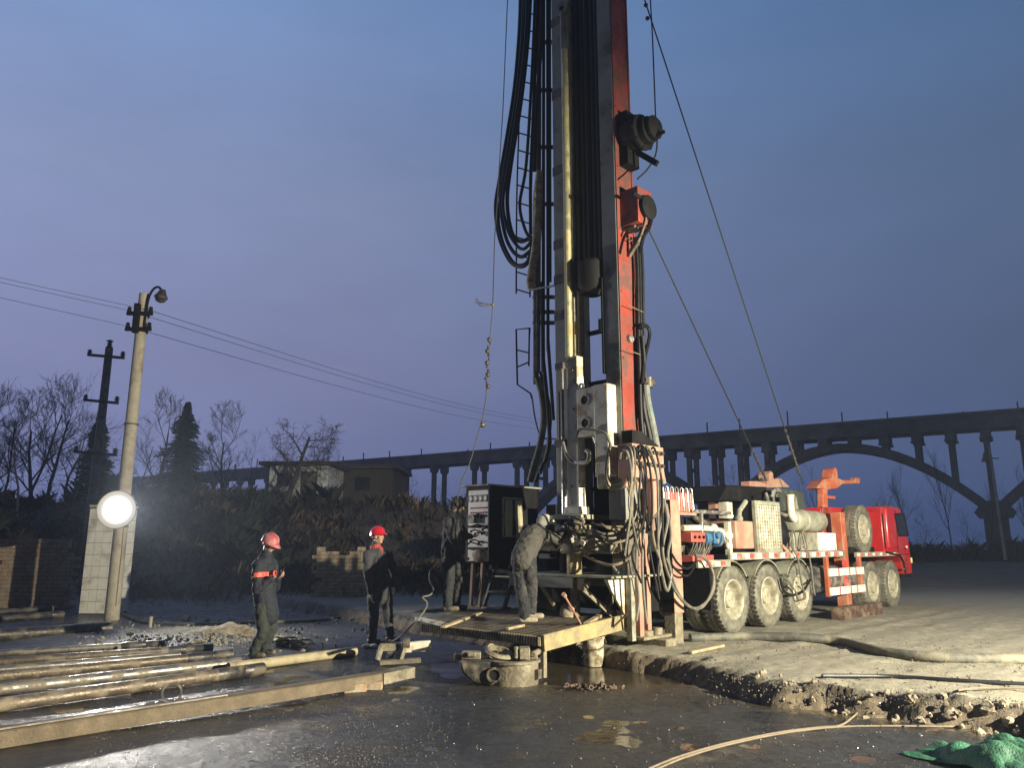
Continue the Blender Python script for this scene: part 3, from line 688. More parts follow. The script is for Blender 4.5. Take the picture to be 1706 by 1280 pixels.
# long feed cylinder with bright rod
MB().cyl((-2.79,-.225,4.23),(-2.79,-.225,9.55),.058,n=20).build('feed_rod', m_rod, m1)
b = MB(); b.cyl((-2.79,-.2,9.5),(-2.79,-.2,10.3),.05); b.lathe([(.05,-.04),(.12,-.04),(.12,.04),(.05,.04)], (-2.79,-.2,10.35),(1,0,0),18,True); b.build('rod_eye', m_grey, m1)
b = MB(); b.cyl((-2.75,-.145,4.25),(-2.75,-.145,9.6),.03,n=12); b.build('feed_cylinder', m_grey, m1)
# white carriage
ca = MB().box(-2.86, -2.70, -.43, -.22, 1.85, 4.22).build('carriage', m_white, m1, .012)
MB().box(-2.90, -2.70, -1.00, -.44, 2.96, 3.68).build('carriage_plate', m_white, ca, .015)
MB().box(-2.915, -2.70, -1.03, -.77, 2.36, 3.70).build('carriage_arm', m_white, ca, .02)
MB().box(-2.93, -2.86, -1.02, -.80, 2.18, 2.40).build('carriage_shoe', m_muddy, ca, .03)
for z in (3.50, 3.155): 
    MB().lathe([(.066,0),(.085,0),(.085,.012),(.066,.012)], (-2.902,-.60,z),(-1,0,0),24,True).build('plate_hole_rim', m_white, ca)
    MB().cyl((-2.89,-.60,z),(-2.903,-.60,z),.067,n=24).build('plate_hole_disc', m_black, ca)  # black disc painted in for the shade inside the hole
b = MB(); b.lathe([(.025,-.015),(.05,-.015),(.05,.015),(.025,.015)], (-2.85,-.50,3.73),(1,0,0),14,True); b.build('lifting_eye', m_steel, ca)
b = MB(); b.cyl((-2.90,-.17,2.9),(-2.90,-.17,4.12),.022,n=8); b.cyl((-2.90,-.10,2.9),(-2.90,-.10,3.7),.014,n=8); b.box(-2.92,-2.86,-.2,-.04,4.04,4.14); b.box(-2.93,-2.86,-.22,-.02,2.85,2.95); b.build('clamp_rods', m_dsteel, ca)
MB().cyl((-2.87,-.16,1.85),(-2.87,-.16,3.0),.045,n=14).build('lower_rod', m_steel, ca)
b = MB()
for z, y in ((4.0,-.33),(3.4,-.36),(2.6,-.33),(2.25,-.30)): b.cyl((-2.86,y,z),(-2.868,y,z),.02,n=8)
b.build('bolt', m_rust, ca)
hosepx([(938,737),(945,760),(958,772),(975,764)], 'x', -2.98, .022, m_hose, 'hose', ca)
hosepx([(960,728),(966,716),(985,716),(1008,722),(1016,738),(1018,745)], 'x', -3.0, .02, m_hose, 'hose', ca)
hosepx([(958,770),(978,770),(981,755),(976,750)], 'x', -3.0, .03, m_white, 'pipe_loop', ca)
hosepx([(990,728),(996,745),(1000,770),(995,795)], 'x', -2.8, .03, m_steel, 'hose', ca)
hosepx([(1016,740),(1010,770),(1010,800),(1020,815),(1038,812),(1046,795)], 'x', -3.0, .014, m_cable, 'hose', ca)
hosepx([(1017,742),(1013,790),(1022,808),(1040,803)], 'x', -3.01, .012, m_cable, 'hose', ca)
# lower black back plate and flange, foot of mast
MB().box(-2.30, -2.22, -.84, -.26, .9, 3.1).build('back_plate', m_black, m1)
MB().box(-2.68, -2.32, -1.10, -.86, .95, 1.75).build('column_foot', m_dsteel, m1, .01)
MB().box(-2.66, -2.34, -.22, .10, 1.2, 1.79).build('column_foot', m_black, m1, .01)
MB().box(-2.98, -2.2, -.56, .20, 1.765, 1.835).build('base_flange', m_olive, m1, .01)
MB().box(-2.94, -2.72, -.50, -.20, 1.835, 1.95).build('flange_block', m_white, m1, .015)
# rotary table with tongs under the mast: casing, fittings, hose nests
rt = MB().lathe([(.001,0),(.30,0),(.34,.04),(.34,.20),(.30,.25),(.24,.28),(.24,.40),(.14,.42),(.001,.42)], (-2.65,-.28,1.28), n=28).build('rotary_table', m_muddy, m1)
b = MB(); rnd = random.Random(3)
for i in range(46):
    c = (-2.65-.36*rnd.random(), -.62+.85*rnd.random(), 1.32+.42*rnd.random())
    if rnd.random() < .55: b.obox(c, (.02+.05*rnd.random(), .02+.06*rnd.random(), .015+.04*rnd.random()), Euler((rnd.random()*.6, rnd.random()*.6, rnd.random())).to_matrix())
    else: b.cyl(c, Vector(c)+Vector((-.06,.1*rnd.uniform(-1,1),.12*rnd.uniform(-1,1))), .018+.022*rnd.random(), n=8)
b.build('table_fittings', m_white, rt, .004)
b = MB()
for i in range(26):
    c = (-2.62-.42*rnd.random(), -.60+.8*rnd.random(), 1.30+.45*rnd.random())
    b.obox(c, (.02+.05*rnd.random(), .02+.05*rnd.random(), .02+.05*rnd.random()), Euler((rnd.random(), rnd.random(), rnd.random())).to_matrix())
b.build('dark_fittings', m_dsteel, rt, .004)
b = MB(); b.box(-2.9,-2.5,-.75,-.45,1.32,1.5); b.box(-2.85,-2.5,-.98,-.62,1.28,1.42); b.cyl((-2.72,-1.05,1.40),(-2.72,-.5,1.36),.09); b.build('tong_housing', m_muddy, rt, .02)
MB().box(-2.8, -2.6, .12, .32, 1.22, 1.45).build('tong_bracket', m_black, rt, .01)
MB().box(-2.82, -2.65, .20, .42, 1.20, 1.27).build('tong_pad', m_white, rt, .01)
# drill pipe down the hole
dp = MB(); dp.cyl((-2.72,-.20,.98),(-2.72,-.20,1.30),.115,n=22); dp.build('drill_pipe', m_ylw, m1)
MB().cyl((-2.72,.02,1.0),(-2.72,.02,1.35),.05).build('guide_post', m_dsteel, m1)
b = MB(); b.cyl((-2.72,-.20,-.3),(-2.72,-.20,.9),.075,n=18); b.build('casing_pipe', m_muddy, m1)
b = MB(); b.ball((-2.78,-.12,.42),.12,(1,1.1,1.4)); b.ball((-2.8,-.2,.52),.08); b.build('muddy_rag', m_canvas, m1)
# work table under it
wt = MB(); wt.box(-3.05, -1.9, -1.12, .85, .955, .985); wt.build('table_plate', m_olive, m1, .004)
b = MB(); b.box(-3.03, -2.99, -.42, .83, .80, .952); b.box(-2.3, -2.26, -1.1, .83, .80, .952); b.build('table_beam', m_grey, m1, .004)
b = MB(); b.prism([(-3.0,.94),(-2.3,.94),(-2.25,.30),(-2.45,.30)], 'y', -.98, -.94); b.build('table_gusset', m_white, m1, .004)
b = MB(); b.prism([(-2.98,.94),(-2.3,.94),(-2.25,.1),(-2.4,.1)], 'y', .62, .66); b.build('table_gusset', m_dsteel, m1, .004)
b = MB(); b.box(-3.02,-2.92,-.62,-.5,.78,.95); b.cyl((-2.97,-.5,.86),(-2.97,-.66,.86),.05); b.bar((-2.98,-.56,.8),(-2.3,-.85,.2),.07,.07); b.bar((-2.98,.3,.9),(-2.95,.0,.55),.05,.05)
b.build('table_strut', m_muddy, m1, .004)
# vertical posts beside the mast
for px, r_, mt in ((1047,.045,m_olive),(1060,.05,m_pink),(1073,.045,m_pink)):
    a_ = LY(px, 880, -1.05); z1 = 2.3 if px > 1050 else 1.9
    MB().box(a_.x-r_, a_.x+r_, -1.05-r_, -1.05+r_, .10, z1).build('support_post', mt, rig, .006)
b = MB(); b.box(-2.45,-1.75,-1.2,-.9,.105,.15); b.cyl((-2.2,-1.08,.12),(-2.2,-1.08,.22),.09); b.cyl((-1.95,-1.08,.12),(-1.95,-1.08,.24),.08); b.build('post_base', m_muddy, rig, .01)
# pinkish valve manifold on the side with its fan of hoses
vm = MB(); q0 = LY(1032,738,-1.20); q1 = LY(1086,802,-1.20)
vm.box(q0.x, q1.x, -1.42, -1.16, q1.z, q0.z-.02); vm = vm.build('valve_manifold', m_pink, m1, .012)
b = MB()
for i in range(7): x = q0.x+.05+(q1.x-q0.x-.15)*i/6; b.cyl((x,-1.43,q0.z-.12),(x,-1.48,q0.z-.12),.03,n=8); b.cyl((x,-1.43,q0.z-.30),(x,-1.48,q0.z-.30),.028,n=8)
b.build('manifold_port', m_dsteel, vm)
MB().cyl((q1.x-.06,-1.25,1.6),(q1.x-.06,-1.25,q0.z),.075,n=18).build('accumulator', m_pink, vm)
MB().prism([(q0.x+.1,q0.z),(q0.x+.1,q0.z+.18),(q0.x+.35,q0.z+.18),(q1.x+.0,q0.z)], 'y', -1.35, -1.17).build('manifold_bracket', m_black, vm)
rnd = random.Random(5)
for i in range(10):
    x = 1034+5*i; e = rnd.uniform
    x += e(-3,3); sg_ = e(-9,9); pts = [(x-2,765,-.22),(x,752+e(-3,3),-.28),(x+4,745+e(-3,6),-.32),(x+11,752+e(-3,6),-.34-e(0,.08)),(x+15+i*.8+sg_*.5,790,-.36-e(0,.1)),(x+12+i*1.6+sg_,850+e(-15,15),-.36),(x+10+i*1.2-sg_,905+e(-45,25),-.28)]
    if i % 4 == 3: pts += [(x+14+i*2.2, 980+e(-20,20), -.28)]
    hosepx(pts, 'y', -1.2, rnd.choice((.013,.016,.018)), rnd.choice((m_hose,m_hose,m_rubber,m_rubber)), 'hose', vm)
# long swags from the manifold to the rotary table and to the tail
for i, pts in enumerate([[(985,872),(1010,878),(1040,877),(1052,868),(1058,845),(1050,800)],[(985,880),(1005,890),(1030,886),(1050,872),(1060,840)],[(990,888),(1010,897),(1030,895),(1052,880),(1064,850),(1060,800)],
        [(990,893),(1012,906),(1025,905),(1050,897),(1062,880)],[(988,900),(1008,918),(1018,920),(1026,908)],[(944,880),(955,895),(968,906),(985,908),(992,890)],[(972,925),(1000,938),(1022,942),(1045,932),(1060,905),(1068,860)],
        [(1030,955),(1022,945),(1021,942)],[(926,918),(935,912),(945,902)],[(1000,872),(1012,880),(1035,882),(1050,865)]]):
    q = [LX(px, py, -2.95 if px < 1030 else -2.75) for px, py in pts]
    MB().tube(q, .018 if i != 6 else .021, 7, smooth=6).build('hose', m_hose if i % 3 else m_cable, m1)
for pts, r_ in (([(1100,800),(1104,850),(1096,905),(1104,960),(1112,985),(1118,955),(1110,930)],.022),([(1106,830),(1112,870),(1104,920),(1120,975),(1140,1005),(1160,1014),(1180,1000),(1190,975),(1184,945),(1170,928),(1158,926)],.021),
        ([(1110,840),(1118,890),(1113,930),(1128,985),(1150,1012),(1170,1012),(1186,985),(1188,955),(1176,932),(1162,926)],.021),([(1117,920),(1130,940),(1145,948),(1158,938),(1160,928)],.018),([(1112,930),(1128,952),(1145,960),(1157,945)],.016),
        ([(1092,860),(1098,920),(1096,955),(1100,985)],.018),([(1085,870),(1090,905),(1101,940),(1099,960)],.02),([(1062,880),(1060,950),(1064,1000),(1060,1035)],.02),([(1076,850),(1070,930),(1073,1000),(1078,1040)],.02)):
    hosepx(pts, 'y', -1.36, r_, m_hose if r_ > .0195 else m_rubber)
# right hand cable trunk up the red side
for px, r_ in ((1059,.03),(1063,.025),(1067,.035)):
    hosepx([(px,395),(px+3,450),(px+4,520),(px+6,600),(px+8,680),(px+12,730),(px+16,760)], 'y', -1.22, r_, m_rubber, 'cable_trunk', m1)
hosepx([(1071,640),(1074,600),(1082,560),(1079,545),(1070,541),(1068,548)], 'y', -1.28, .028, m_rubber, 'hose', m1)
hosepx([(1070,560),(1073,600),(1075,640)], 'y', -1.28, .028, m_rubber, 'hose', m1)
a_ = LY(1080,635,-1.28); b = MB(); b.cyl(a_+Vector((-.12,0,0)), a_+Vector((.14,0,0)), .05); b.cyl(a_+Vector((0,0,-.1)),a_+Vector((0,0,.05)),.07); b.build('pipe_union', m_dsteel, m1)
hosepx([(1076,642),(1078,665),(1083,690),(1092,735),(1098,775),(1104,806)], 'y', -1.28, .055, M('wrapped_hose', (.16,.17,.15), .8, 0, .35, 8, .5, 30, (.08,.16,.11), .3, 5), 'wrapped_hose', m1, 10)
hosepx([(1072,640),(1072,680),(1082,730),(1094,800)], 'y', -1.24, .045, m_rubber, 'hose', m1)
# black winch motor and red winch box high on the right side
c0_ = LX(1052,228,-2.45); ax_ = Vector((0,-1,-.02))
b = MB(); b.lathe([(q_[0]*.78, q_[1]*.72) for q_ in [(.001,-.1),(.30,-.1),(.33,.0),(.33,.24),(.36,.25),(.36,.32),(.27,.34),(.27,.48),(.22,.52),(.24,.55),(.24,.62),(.15,.69),(.001,.70)]], c0_, ax_, 28)
for k in range(8): b.ball(c0_+ax_*.21+Vector((.26*math.cos(k*.785),0,.26*math.sin(k*.785))), .04, n=8, m=6)
wm = b.build('winch', m_black, m1)
b = MB(); b.bar(c0_+Vector((0,-.1,-.30)), c0_+Vector((0,-.45,-.62)), .05,.09); b.box(c0_.x-.15,c0_.x+.15,-1.3,-1.13,c0_.z-.5,c0_.z+.4); b.tube([c0_+ax_*.42+Vector((0,0,-.16)), c0_+ax_*.6+Vector((0,0,-.13))], .03, 6); b.build('winch_bracket', m_black, wm)
a0 = LX(1034,326,-2.5); a1 = LX(1072,372,-2.5)
rb = MB().box(-2.62, -2.25, a1.y, -1.13, a1.z, a0.z).build('winch_box', m_red, m1, .012)
MB().lathe([(.001,0),(.17,0),(.19,.02),(.19,.07),(.14,.09),(.001,.09)], ((-2.42, a1.y, (a0.z+a1.z)/2-.02)), (0,-1,0), 24).build('box_drum', m_black, rb)
b = MB(); b.bar((-2.5,-1.14,a1.z-.02),(-2.5,a1.y+.1,a1.z-.04),.2,.04); b.bar((-2.45,a1.y,a1.z-.05),(-2.45,-1.15,a1.z-.42),.06,.06); b.build('box_bracket', m_dsteel, rb)
hosepx([(1054,322),(1066,328),(1080,338),(1085,358),(1082,378),(1072,395),(1066,420)], 'y', -1.5, .03, m_rubber, 'hose', m1)
hosepx([(1058,322),(1074,336),(1076,365),(1068,392)], 'y', -1.5, .018, m_cable, 'hose', m1)
hosepx([(1093,200),(1094,250),(1080,280),(1062,298)], 'y', -1.5, .014, m_wire, 'cable', m1)
MB().cyl(LY(1048,565,-1.14), LY(1048,565,-1.14)+Vector((0,-.05,0)), .06, n=16).build('side_lamp', m_steel, m1)
b = MB()
for py in (402, 512, 586): a_ = LY(1055,py,-1.24); b.bar(a_+Vector((-.16,0,0)), a_+Vector((.25,0,-.02)), .012, .012)
b.build('cable_tie', m_cable, m1)
# left side: ladder, pipes, hose loops
def lx(px, py, x=-2.5): return LX(px, py, x)
lad = MB(); ra = [(875,-60),(870,60),(865,200),(861,330),(860,489)]; rb_ = [(897,-60),(893,60),(889,200),(885,330),(883,495)]
for rr in (ra, rb_): lad.tube([lx(*p) for p in rr], .016, 6, smooth=5)
def lerp_line(L, y):
    for (x0,y0),(x1,y1) in zip(L[:-1], L[1:]):
        if y0 <= y <= y1: return x0+(x1-x0)*(y-y0)/(y1-y0)
    return L[-1][0]
y_ = -40
while y_ < 492: lad.cyl(lx(lerp_line(ra,y_),y_), lx(lerp_line(rb_,y_+7),y_+7), .013, n=6); y_ += 29
lad = lad.build('mast_ladder', m_black, m1)
b = MB(); b.tube([lx(*p) for p in ((882,560),(883,547),(860,549),(861,600),(862,641),(884,656),(886,664))], .016, 6); b.tube([lx(*p) for p in ((882,547),(881,610))], .016, 6); b.cyl(lx(860,583), lx(881,588), .013, n=6); b.cyl(lx(861,612), lx(880,604), .013, n=6); b.build('lower_ladder', m_black, m1)
for i, pts in enumerate([[(868,-60),(866,40),(858,140),(846,220),(834,290),(826,345),(832,395),(848,432),(865,444),(880,436),(888,405)],
        [(873,-60),(870,60),(858,180),(842,270),(834,330),(840,385),(852,415),(868,428),(884,418)],[(880,-60),(876,60),(862,180),(848,270),(838,335),(845,380),(858,405),(872,415),(888,400)],
        [(886,-60),(880,60),(868,170),(852,270),(845,335),(852,385),(866,402),(886,395)],[(876,-60),(874,30),(862,150),(850,230),(838,310),(830,360),(838,405),(856,438),(874,440),(886,425)],
        [(893,-60),(889,60),(883,180),(876,280),(866,340),(874,380),(886,402)],[(898,-60),(893,80),(888,200),(884,300),(884,390)],[(905,-60),(902,60),(894,180),(890,285)]]):
    MB().tube([LX(p[0], p[1], -2.55-.05*(i%3)) for p in pts], (.038,.034,.03,.036,.03,.028,.03,.035)[i], 9, smooth=7).build('hose_loop', m_rubber, m1)
MB().tube([LX(px,py,-2.62) for px,py in ((899,285),(896,330),(894,400),(888,440),(885,468),(884,482))], [.06,.085,.075,.07,.085,.06], 12, smooth=6).build('wrapped_hose', m_canvas, m1)
b = MB(); b.bar(LX(884,483,-2.65), LX(924,476,-2.65), .025,.025); b.build('hose_tie', m_steel, m1)
for px0, px1, y0, y1, r_ in ((899,896,-60,620,.045),(906,905,-60,600,.03),(912,913,-60,585,.028),(916,917,-60,470,.022),(893,893,478,640,.05),(904,905,470,620,.035)):
    b = MB(); b.tube([LX(px0+(px1-px0)*k/5, y0+(y1-y0)*k/5, -2.5) for k in range(6)], r_, 10)
    b.build('mast_pipe', m_dsteel if r_ > .04 else m_black, m1)
for py in (70, 150, 245, 340, 495, 520, 538): MB().bar(LX(889,py,-2.45), LX(923,py,-2.45), .05, .06).build('pipe_clamp', m_dsteel, m1)
for pts, r_, mt in (([(895,630),(903,660),(906,700),(900,740),(890,775),(883,803)],.055,m_suction),([(905,600),(910,650),(914,700),(915,740),(908,770)],.035,m_rubber),([(913,570),(918,640),(922,700)],.03,m_rubber),([(886,660),(892,700),(902,728),(926,732)],.014,m_hose),
        ([(917,735),(908,765),(897,790),(892,803)],.03,m_rubber),([(900,620),(912,660),(917,700),(912,745),(900,790)],.025,m_rubber)):
    MB().tube([LX(p[0],p[1],-2.5) for p in pts], r_, 10, smooth=6).build('hose', mt, m1)
# guy wires down to the mast rests
def guy(a, pts, name='guy_wire'):
    MB().tube([a]+pts, .013, 6).build(name, m_wire, m1)
e1 = LY(1338,808,-.8); e2 = LY(1282,812,-.1)
t1 = LY(1071,-10,-.9); t2 = LY(1082,385,-1.2)
guy(e1+(t1-e1)*1.35, [t1, e1]); guy(t2, [e2])
for e_, t_ in ((e1,t1),(e2,t2)):
    d_ = (t_-e_); b = MB(); L_ = d_.length
    b.cyl(e_+d_*(.35/L_), e_+d_*(1.15/L_), .022, n=7)
    for k in range(7): b.ball(e_+d_*((.3+.16*k)/L_)+Vector((0,0,.01*(k%2))), .035, n=8, m=6)
    b.build('turnbuckle', m_rope, m1)
b = MB(); b.tube([LY(1083,-10,-1.1), LY(1087,60,-1.3), LY(1093,215,-1.55)], .012, 6); b.build('winch_wire', m_wire, m1)
b = MB()
for py in (8, 30): b.ball(LY(1075+py*.12, py, -.9), .04, n=8, m=6)
b.build('wire_clamp', m_wire, m1)

# ------------------------------------------------------------------ control cabin on the rig's far rear corner
cbx0, cbx1, cby0, cby1, cbz0, cbz1 = -2.58, -1.40, 1.70, 2.32, 1.10, 2.37
cb = MB().box(cbx0, cbx1, cby0, cby1, cbz0, cbz1).build('control_cabin', m_black, rig, .015)
MB().prism([(cby0-.04,cbz1+.0),(cby1+.06,cbz1+.01),(cby1+.06,cbz1+.035),(cby0-.04,cbz1+.03)], 'x', cbx0-.10, cbx1+.06).build('cabin_roof', m_olive, cb, .006)
cp = MB().box(cbx0-.03, cbx0-.002, cby0+.03, cby1-.10, cbz0+.03, cbz1-.06).build('control_panel', m_panel, cb, .006)
for i in range(4):
    y = cby0+.46-.12*i; z = cbz1-.20
    g_ = MB().lathe([(.001,.012),(.045,.012),(.045,0)], (cbx0-.032,y,z), (-1,0,0), 22).build('gauge', m_gauge, cp)
    MB().lathe([(.045,0),(.058,0),(.058,.018),(.045,.018)], (cbx0-.032,y,z), (-1,0,0), 22, True).build('gauge_rim', m_dsteel, g_)
b = MB(); rnd = random.Random(9)
for r_ in range(2):
    for i in range(7): b.cyl((cbx0-.03,cby0+.08+.06*i,cbz1-.36-.08*r_),(cbx0-.055,cby0+.08+.06*i,cbz1-.36-.08*r_),.014,n=8)
b.build('push_buttons', MATS['red_valve_paint'], cp)
b = MB()
for i in range(10):
    y = cby0+.08+.40*rnd.random(); z = cbz0+.30+.55*rnd.random()
    b.cyl((cbx0-.03,y,z),(cbx0-.10,y,z-.03),.012,n=6); b.ball((cbx0-.105,y,z-.03),.022,n=8,m=6)
b.box(cbx0-.07, cbx0-.03, cby0+.04, cby0+.50, cbz0+.58, cbz0+.62); b.box(cbx0-.08, cbx0-.03, cby0+.04, cby0+.50, cbz0+.22, cbz0+.26)
b.build('control_levers', m_black, cp)
for i in range(5):
    y = cby0+.07+.085*i; MB().box(cbx0-.036, cbx0-.0305, y, y+.055, cbz1-.52, cbz1-.47).build('name_plate', m_dsteel if i % 2 else MATS['blue_paint'], cp)
MB().box(cbx0-.10, cbx0-.031, cby0+.30, cby0+.46, cbz0+.66, cbz0+.80).build('switch_box', m_olive, cp, .006)
b = MB(); b.ball((cbx0-.06,cby0+.22,cbz0+.12),.12,(.5,1.3,.9)); b.build('cloth', m_canvas, cp)
wi = MB().box(-2.28, -1.86, cby0-.006, cby0-.001, 1.55, 2.17).build('window', m_glass, cb)
b = MB()
for x in (-2.30, -1.85): b.box(x-.02, x+.02, cby0-.02, cby0-.001, 1.53, 2.19)
for z in (1.54, 2.18): b.box(-2.28, -1.87, cby0-.018, cby0-.002, z-.015, z+.015)
b.build('window_frame', m_olive, wi)
def curtain(x0, x1, lean):
    b = MB(); n_ = 18; vs = []; fs = []
    for j in range(9):
        z = 2.15-.62*j/8
        for i in range(n_):
            u = i/(n_-1); x = x0+(x1-x0)*u+lean*j/8; y = cby0-.03+.018*math.sin(u*16+j*.4)
            vs.append((x, y, z))
    for j in range(8):
        for i in range(n_-1): a = j*n_+i; fs.append((a, a+1, a+n_+1, a+n_))
    return b.add(vs, fs).build('curtain', M('cream_curtain', (.46,.42,.28), .9, 0, .15, 6, .2, 30), cb)
curtain(-2.26, -2.10, .0); curtain(-2.03, -1.88, .06)
MB().box(-1.98, -1.92, cby0-.03, cby0-.001, 1.35, 1.62).build('rag', m_canvas, cb, .01)
b = MB(); 
for y in (cby0+.1, cby1-.1): b.box(cbx0+.1, -1.5, y-.04, y+.04, 1.0, 1.10)
b.box(-1.9, -1.5, .9, cby1, .92, 1.0); b.build('cabin_support', m_black, cb)
ls = MB()
for y in (1.28, 1.74):
    ls.bar((-2.75,y,.25),(-2.4,y,1.08),.04,.06)
ls = ls.build('cabin_steps', m_dsteel, cb)
for k in range(3): MB().box(-2.76+.12*k, -2.54+.12*k, 1.3, 1.72, .40+.24*k, .425+.24*k).build('tread', m_white if k == 0 else m_olive, ls)
b = MB(); b.bar((-2.62,1.92,.28),(-2.56,1.90,1.1),.05,.05); b.bar((-2.55,2.2,.28),(-2.5,2.2,1.1),.05,.05); b.build('cabin_prop', m_pink, cb)
hosepx([(797,945),(800,975),(795,1000),(792,1008)], 'x', -2.75, .012, m_cable, 'cable', cb); hosepx([(805,945),(806,970),(802,995)], 'x', -2.75, .012, m_hose, 'cable', cb)

# ------------------------------------------------------------------ folding work platform at the tail
def plat_z(x): return .28+(x+4.24)*.07
pc = [(-4.22,-.90),(-2.38,-.90),(-2.38,2.35),(-4.22,1.45)]
vs = [(x,y,plat_z(x)) for x,y in pc]+[(x,y,plat_z(x)-.05) for x,y in pc]
pf = MB().add(vs, [(0,1,2,3),(7,6,5,4),(4,5,1,0),(5,6,2,1),(6,7,3,2),(7,4,0,3)]).build('work_platform', M('platform_mesh', (.17,.135,.085), .8, .1, .35, 5, .8, 70, (.26,.21,.13), .45, 4), rig)
MB().bar((-4.24,-.93,plat_z(-4.24)-.07),(-2.36,-.93,plat_z(-2.36)-.05),.05,.20).build('platform_beam', m_ylw, pf, .006)
MB().bar((-4.25,-.9,plat_z(-4.25)-.05),(-4.25,1.45,plat_z(-4.25)-.05),.04,.11).build('platform_edge', m_muddy, pf)
b = MB()
for i in range(50): y = -.88+.046*i; b.bar((-4.275,y,plat_z(-4.25)-.10),(-4.275,y,plat_z(-4.25)+.005),.012,.012)
b.build('edge_grating', m_muddy, pf)
b = MB()
for i in range(20): x = -4.15+.09*i; b.bar((x,-.88,plat_z(x)+.004),(x,1.4+.45*(x+4.22),plat_z(x)+.004),.014,.012)
b.build('grating_bars', m_muddy, pf)
MB().bar((-3.3,-.86,plat_z(-3.3)+.02),(-2.4,-.5,plat_z(-2.4)+.03),.07,.04).build('platform_batten', m_wood, pf)
for y_ in (-.9,): MB().bar((-4.2,y_,plat_z(-4.2)-.1),(-4.2,y_,-.2),.06,.06).build('platform_leg', m_muddy, pf)
for y_ in (-.5, .8): MB().bar((-2.5,y_,.3),(-2.2,y_,.7),.08,.08).build('platform_hinge', m_muddy, pf)

# ------------------------------------------------------------------ people
tex = bpy.data.textures.new('folds', 'CLOUDS'); tex.noise_scale = .075; tex.noise_depth = 2
def fuse(mb, name, mat, parent, voxel, sm=3, folds=0):
    """melt overlapping closed shapes into one continuous skin"""
    me = bpy.data.meshes.new('raw'); me.from_pydata(mb.v, [], mb.f)
    import bmesh
    bm = bmesh.new(); bm.from_mesh(me); bmesh.ops.recalc_face_normals(bm, faces=bm.faces); bm.to_mesh(me); bm.free()
    o = bpy.data.objects.new('raw', me); COL.objects.link(o)
    r = o.modifiers.new('r', 'REMESH'); r.mode = 'VOXEL'; r.voxel_size = voxel
    if sm: s_ = o.modifiers.new('s', 'SMOOTH'); s_.iterations = sm; s_.factor = .5
    if folds:
        d = o.modifiers.new('d', 'DISPLACE'); d.texture = tex; d.strength = folds; d.mid_level = .5; d.texture_coords = 'LOCAL'
    dg = bpy.context.evaluated_depsgraph_get()
    m2 = bpy.data.meshes.new_from_object(o.evaluated_get(dg)); bpy.data.objects.remove(o); bpy.data.meshes.remove(me)
    m2.name = name; m2.polygons.foreach_set('use_smooth', [True]*len(m2.polygons)); m2.materials.clear(); m2.materials.append(mat)
    o = bpy.data.objects.new(name, m2); COL.objects.link(o)
    if parent: o.parent = parent
    return o
def hand_shapes(mb, wr, tip, palm_n, infl=0, curl=.5, thumb=1):
    d = (tip-wr).normalized(); nrm = (palm_n - d*palm_n.dot(d)).normalized(); side = d.cross(nrm)
    k = wr + d*.085
    for s_ in (-.026,-.009,.009,.026): mb.cap2(wr+d*.01+side*s_*.6, k+side*s_, .015+infl, .012+infl, 8)
    for s_, L in ((-.028,.062),(-.0095,.078),(.0095,.083),(.028,.073)):
        a = k+side*s_; ang = 0; q = a
        for j, fr in enumerate((.42,.32,.26)):
            ang += curl*(.7+.25*j); dj = d*math.cos(ang)+nrm*math.sin(ang); q2 = q+dj*L*fr
            mb.cap2(q, q2, .0092-.0008*j+infl, .0085-.0008*j+infl, 8); q = q2
    t0 = wr+d*.03+side*.028*thumb; t1 = t0+(d*.6+side*thumb*.6+nrm*.3).normalized()*.04; t2 = t1+(d*.9+nrm*.4).normalized()*.03
    mb.cap2(t0, t1, .014+infl, .011+infl, 8); mb.cap2(t1, t2, .011+infl, .009+infl, 8)
def frame(fwd, up=(0,0,1)):
    f = Vector(fwd).normalized(); u = Vector(up); r = f.cross(u).normalized(); u = r.cross(f); return Matrix((r, f, u)).transposed()
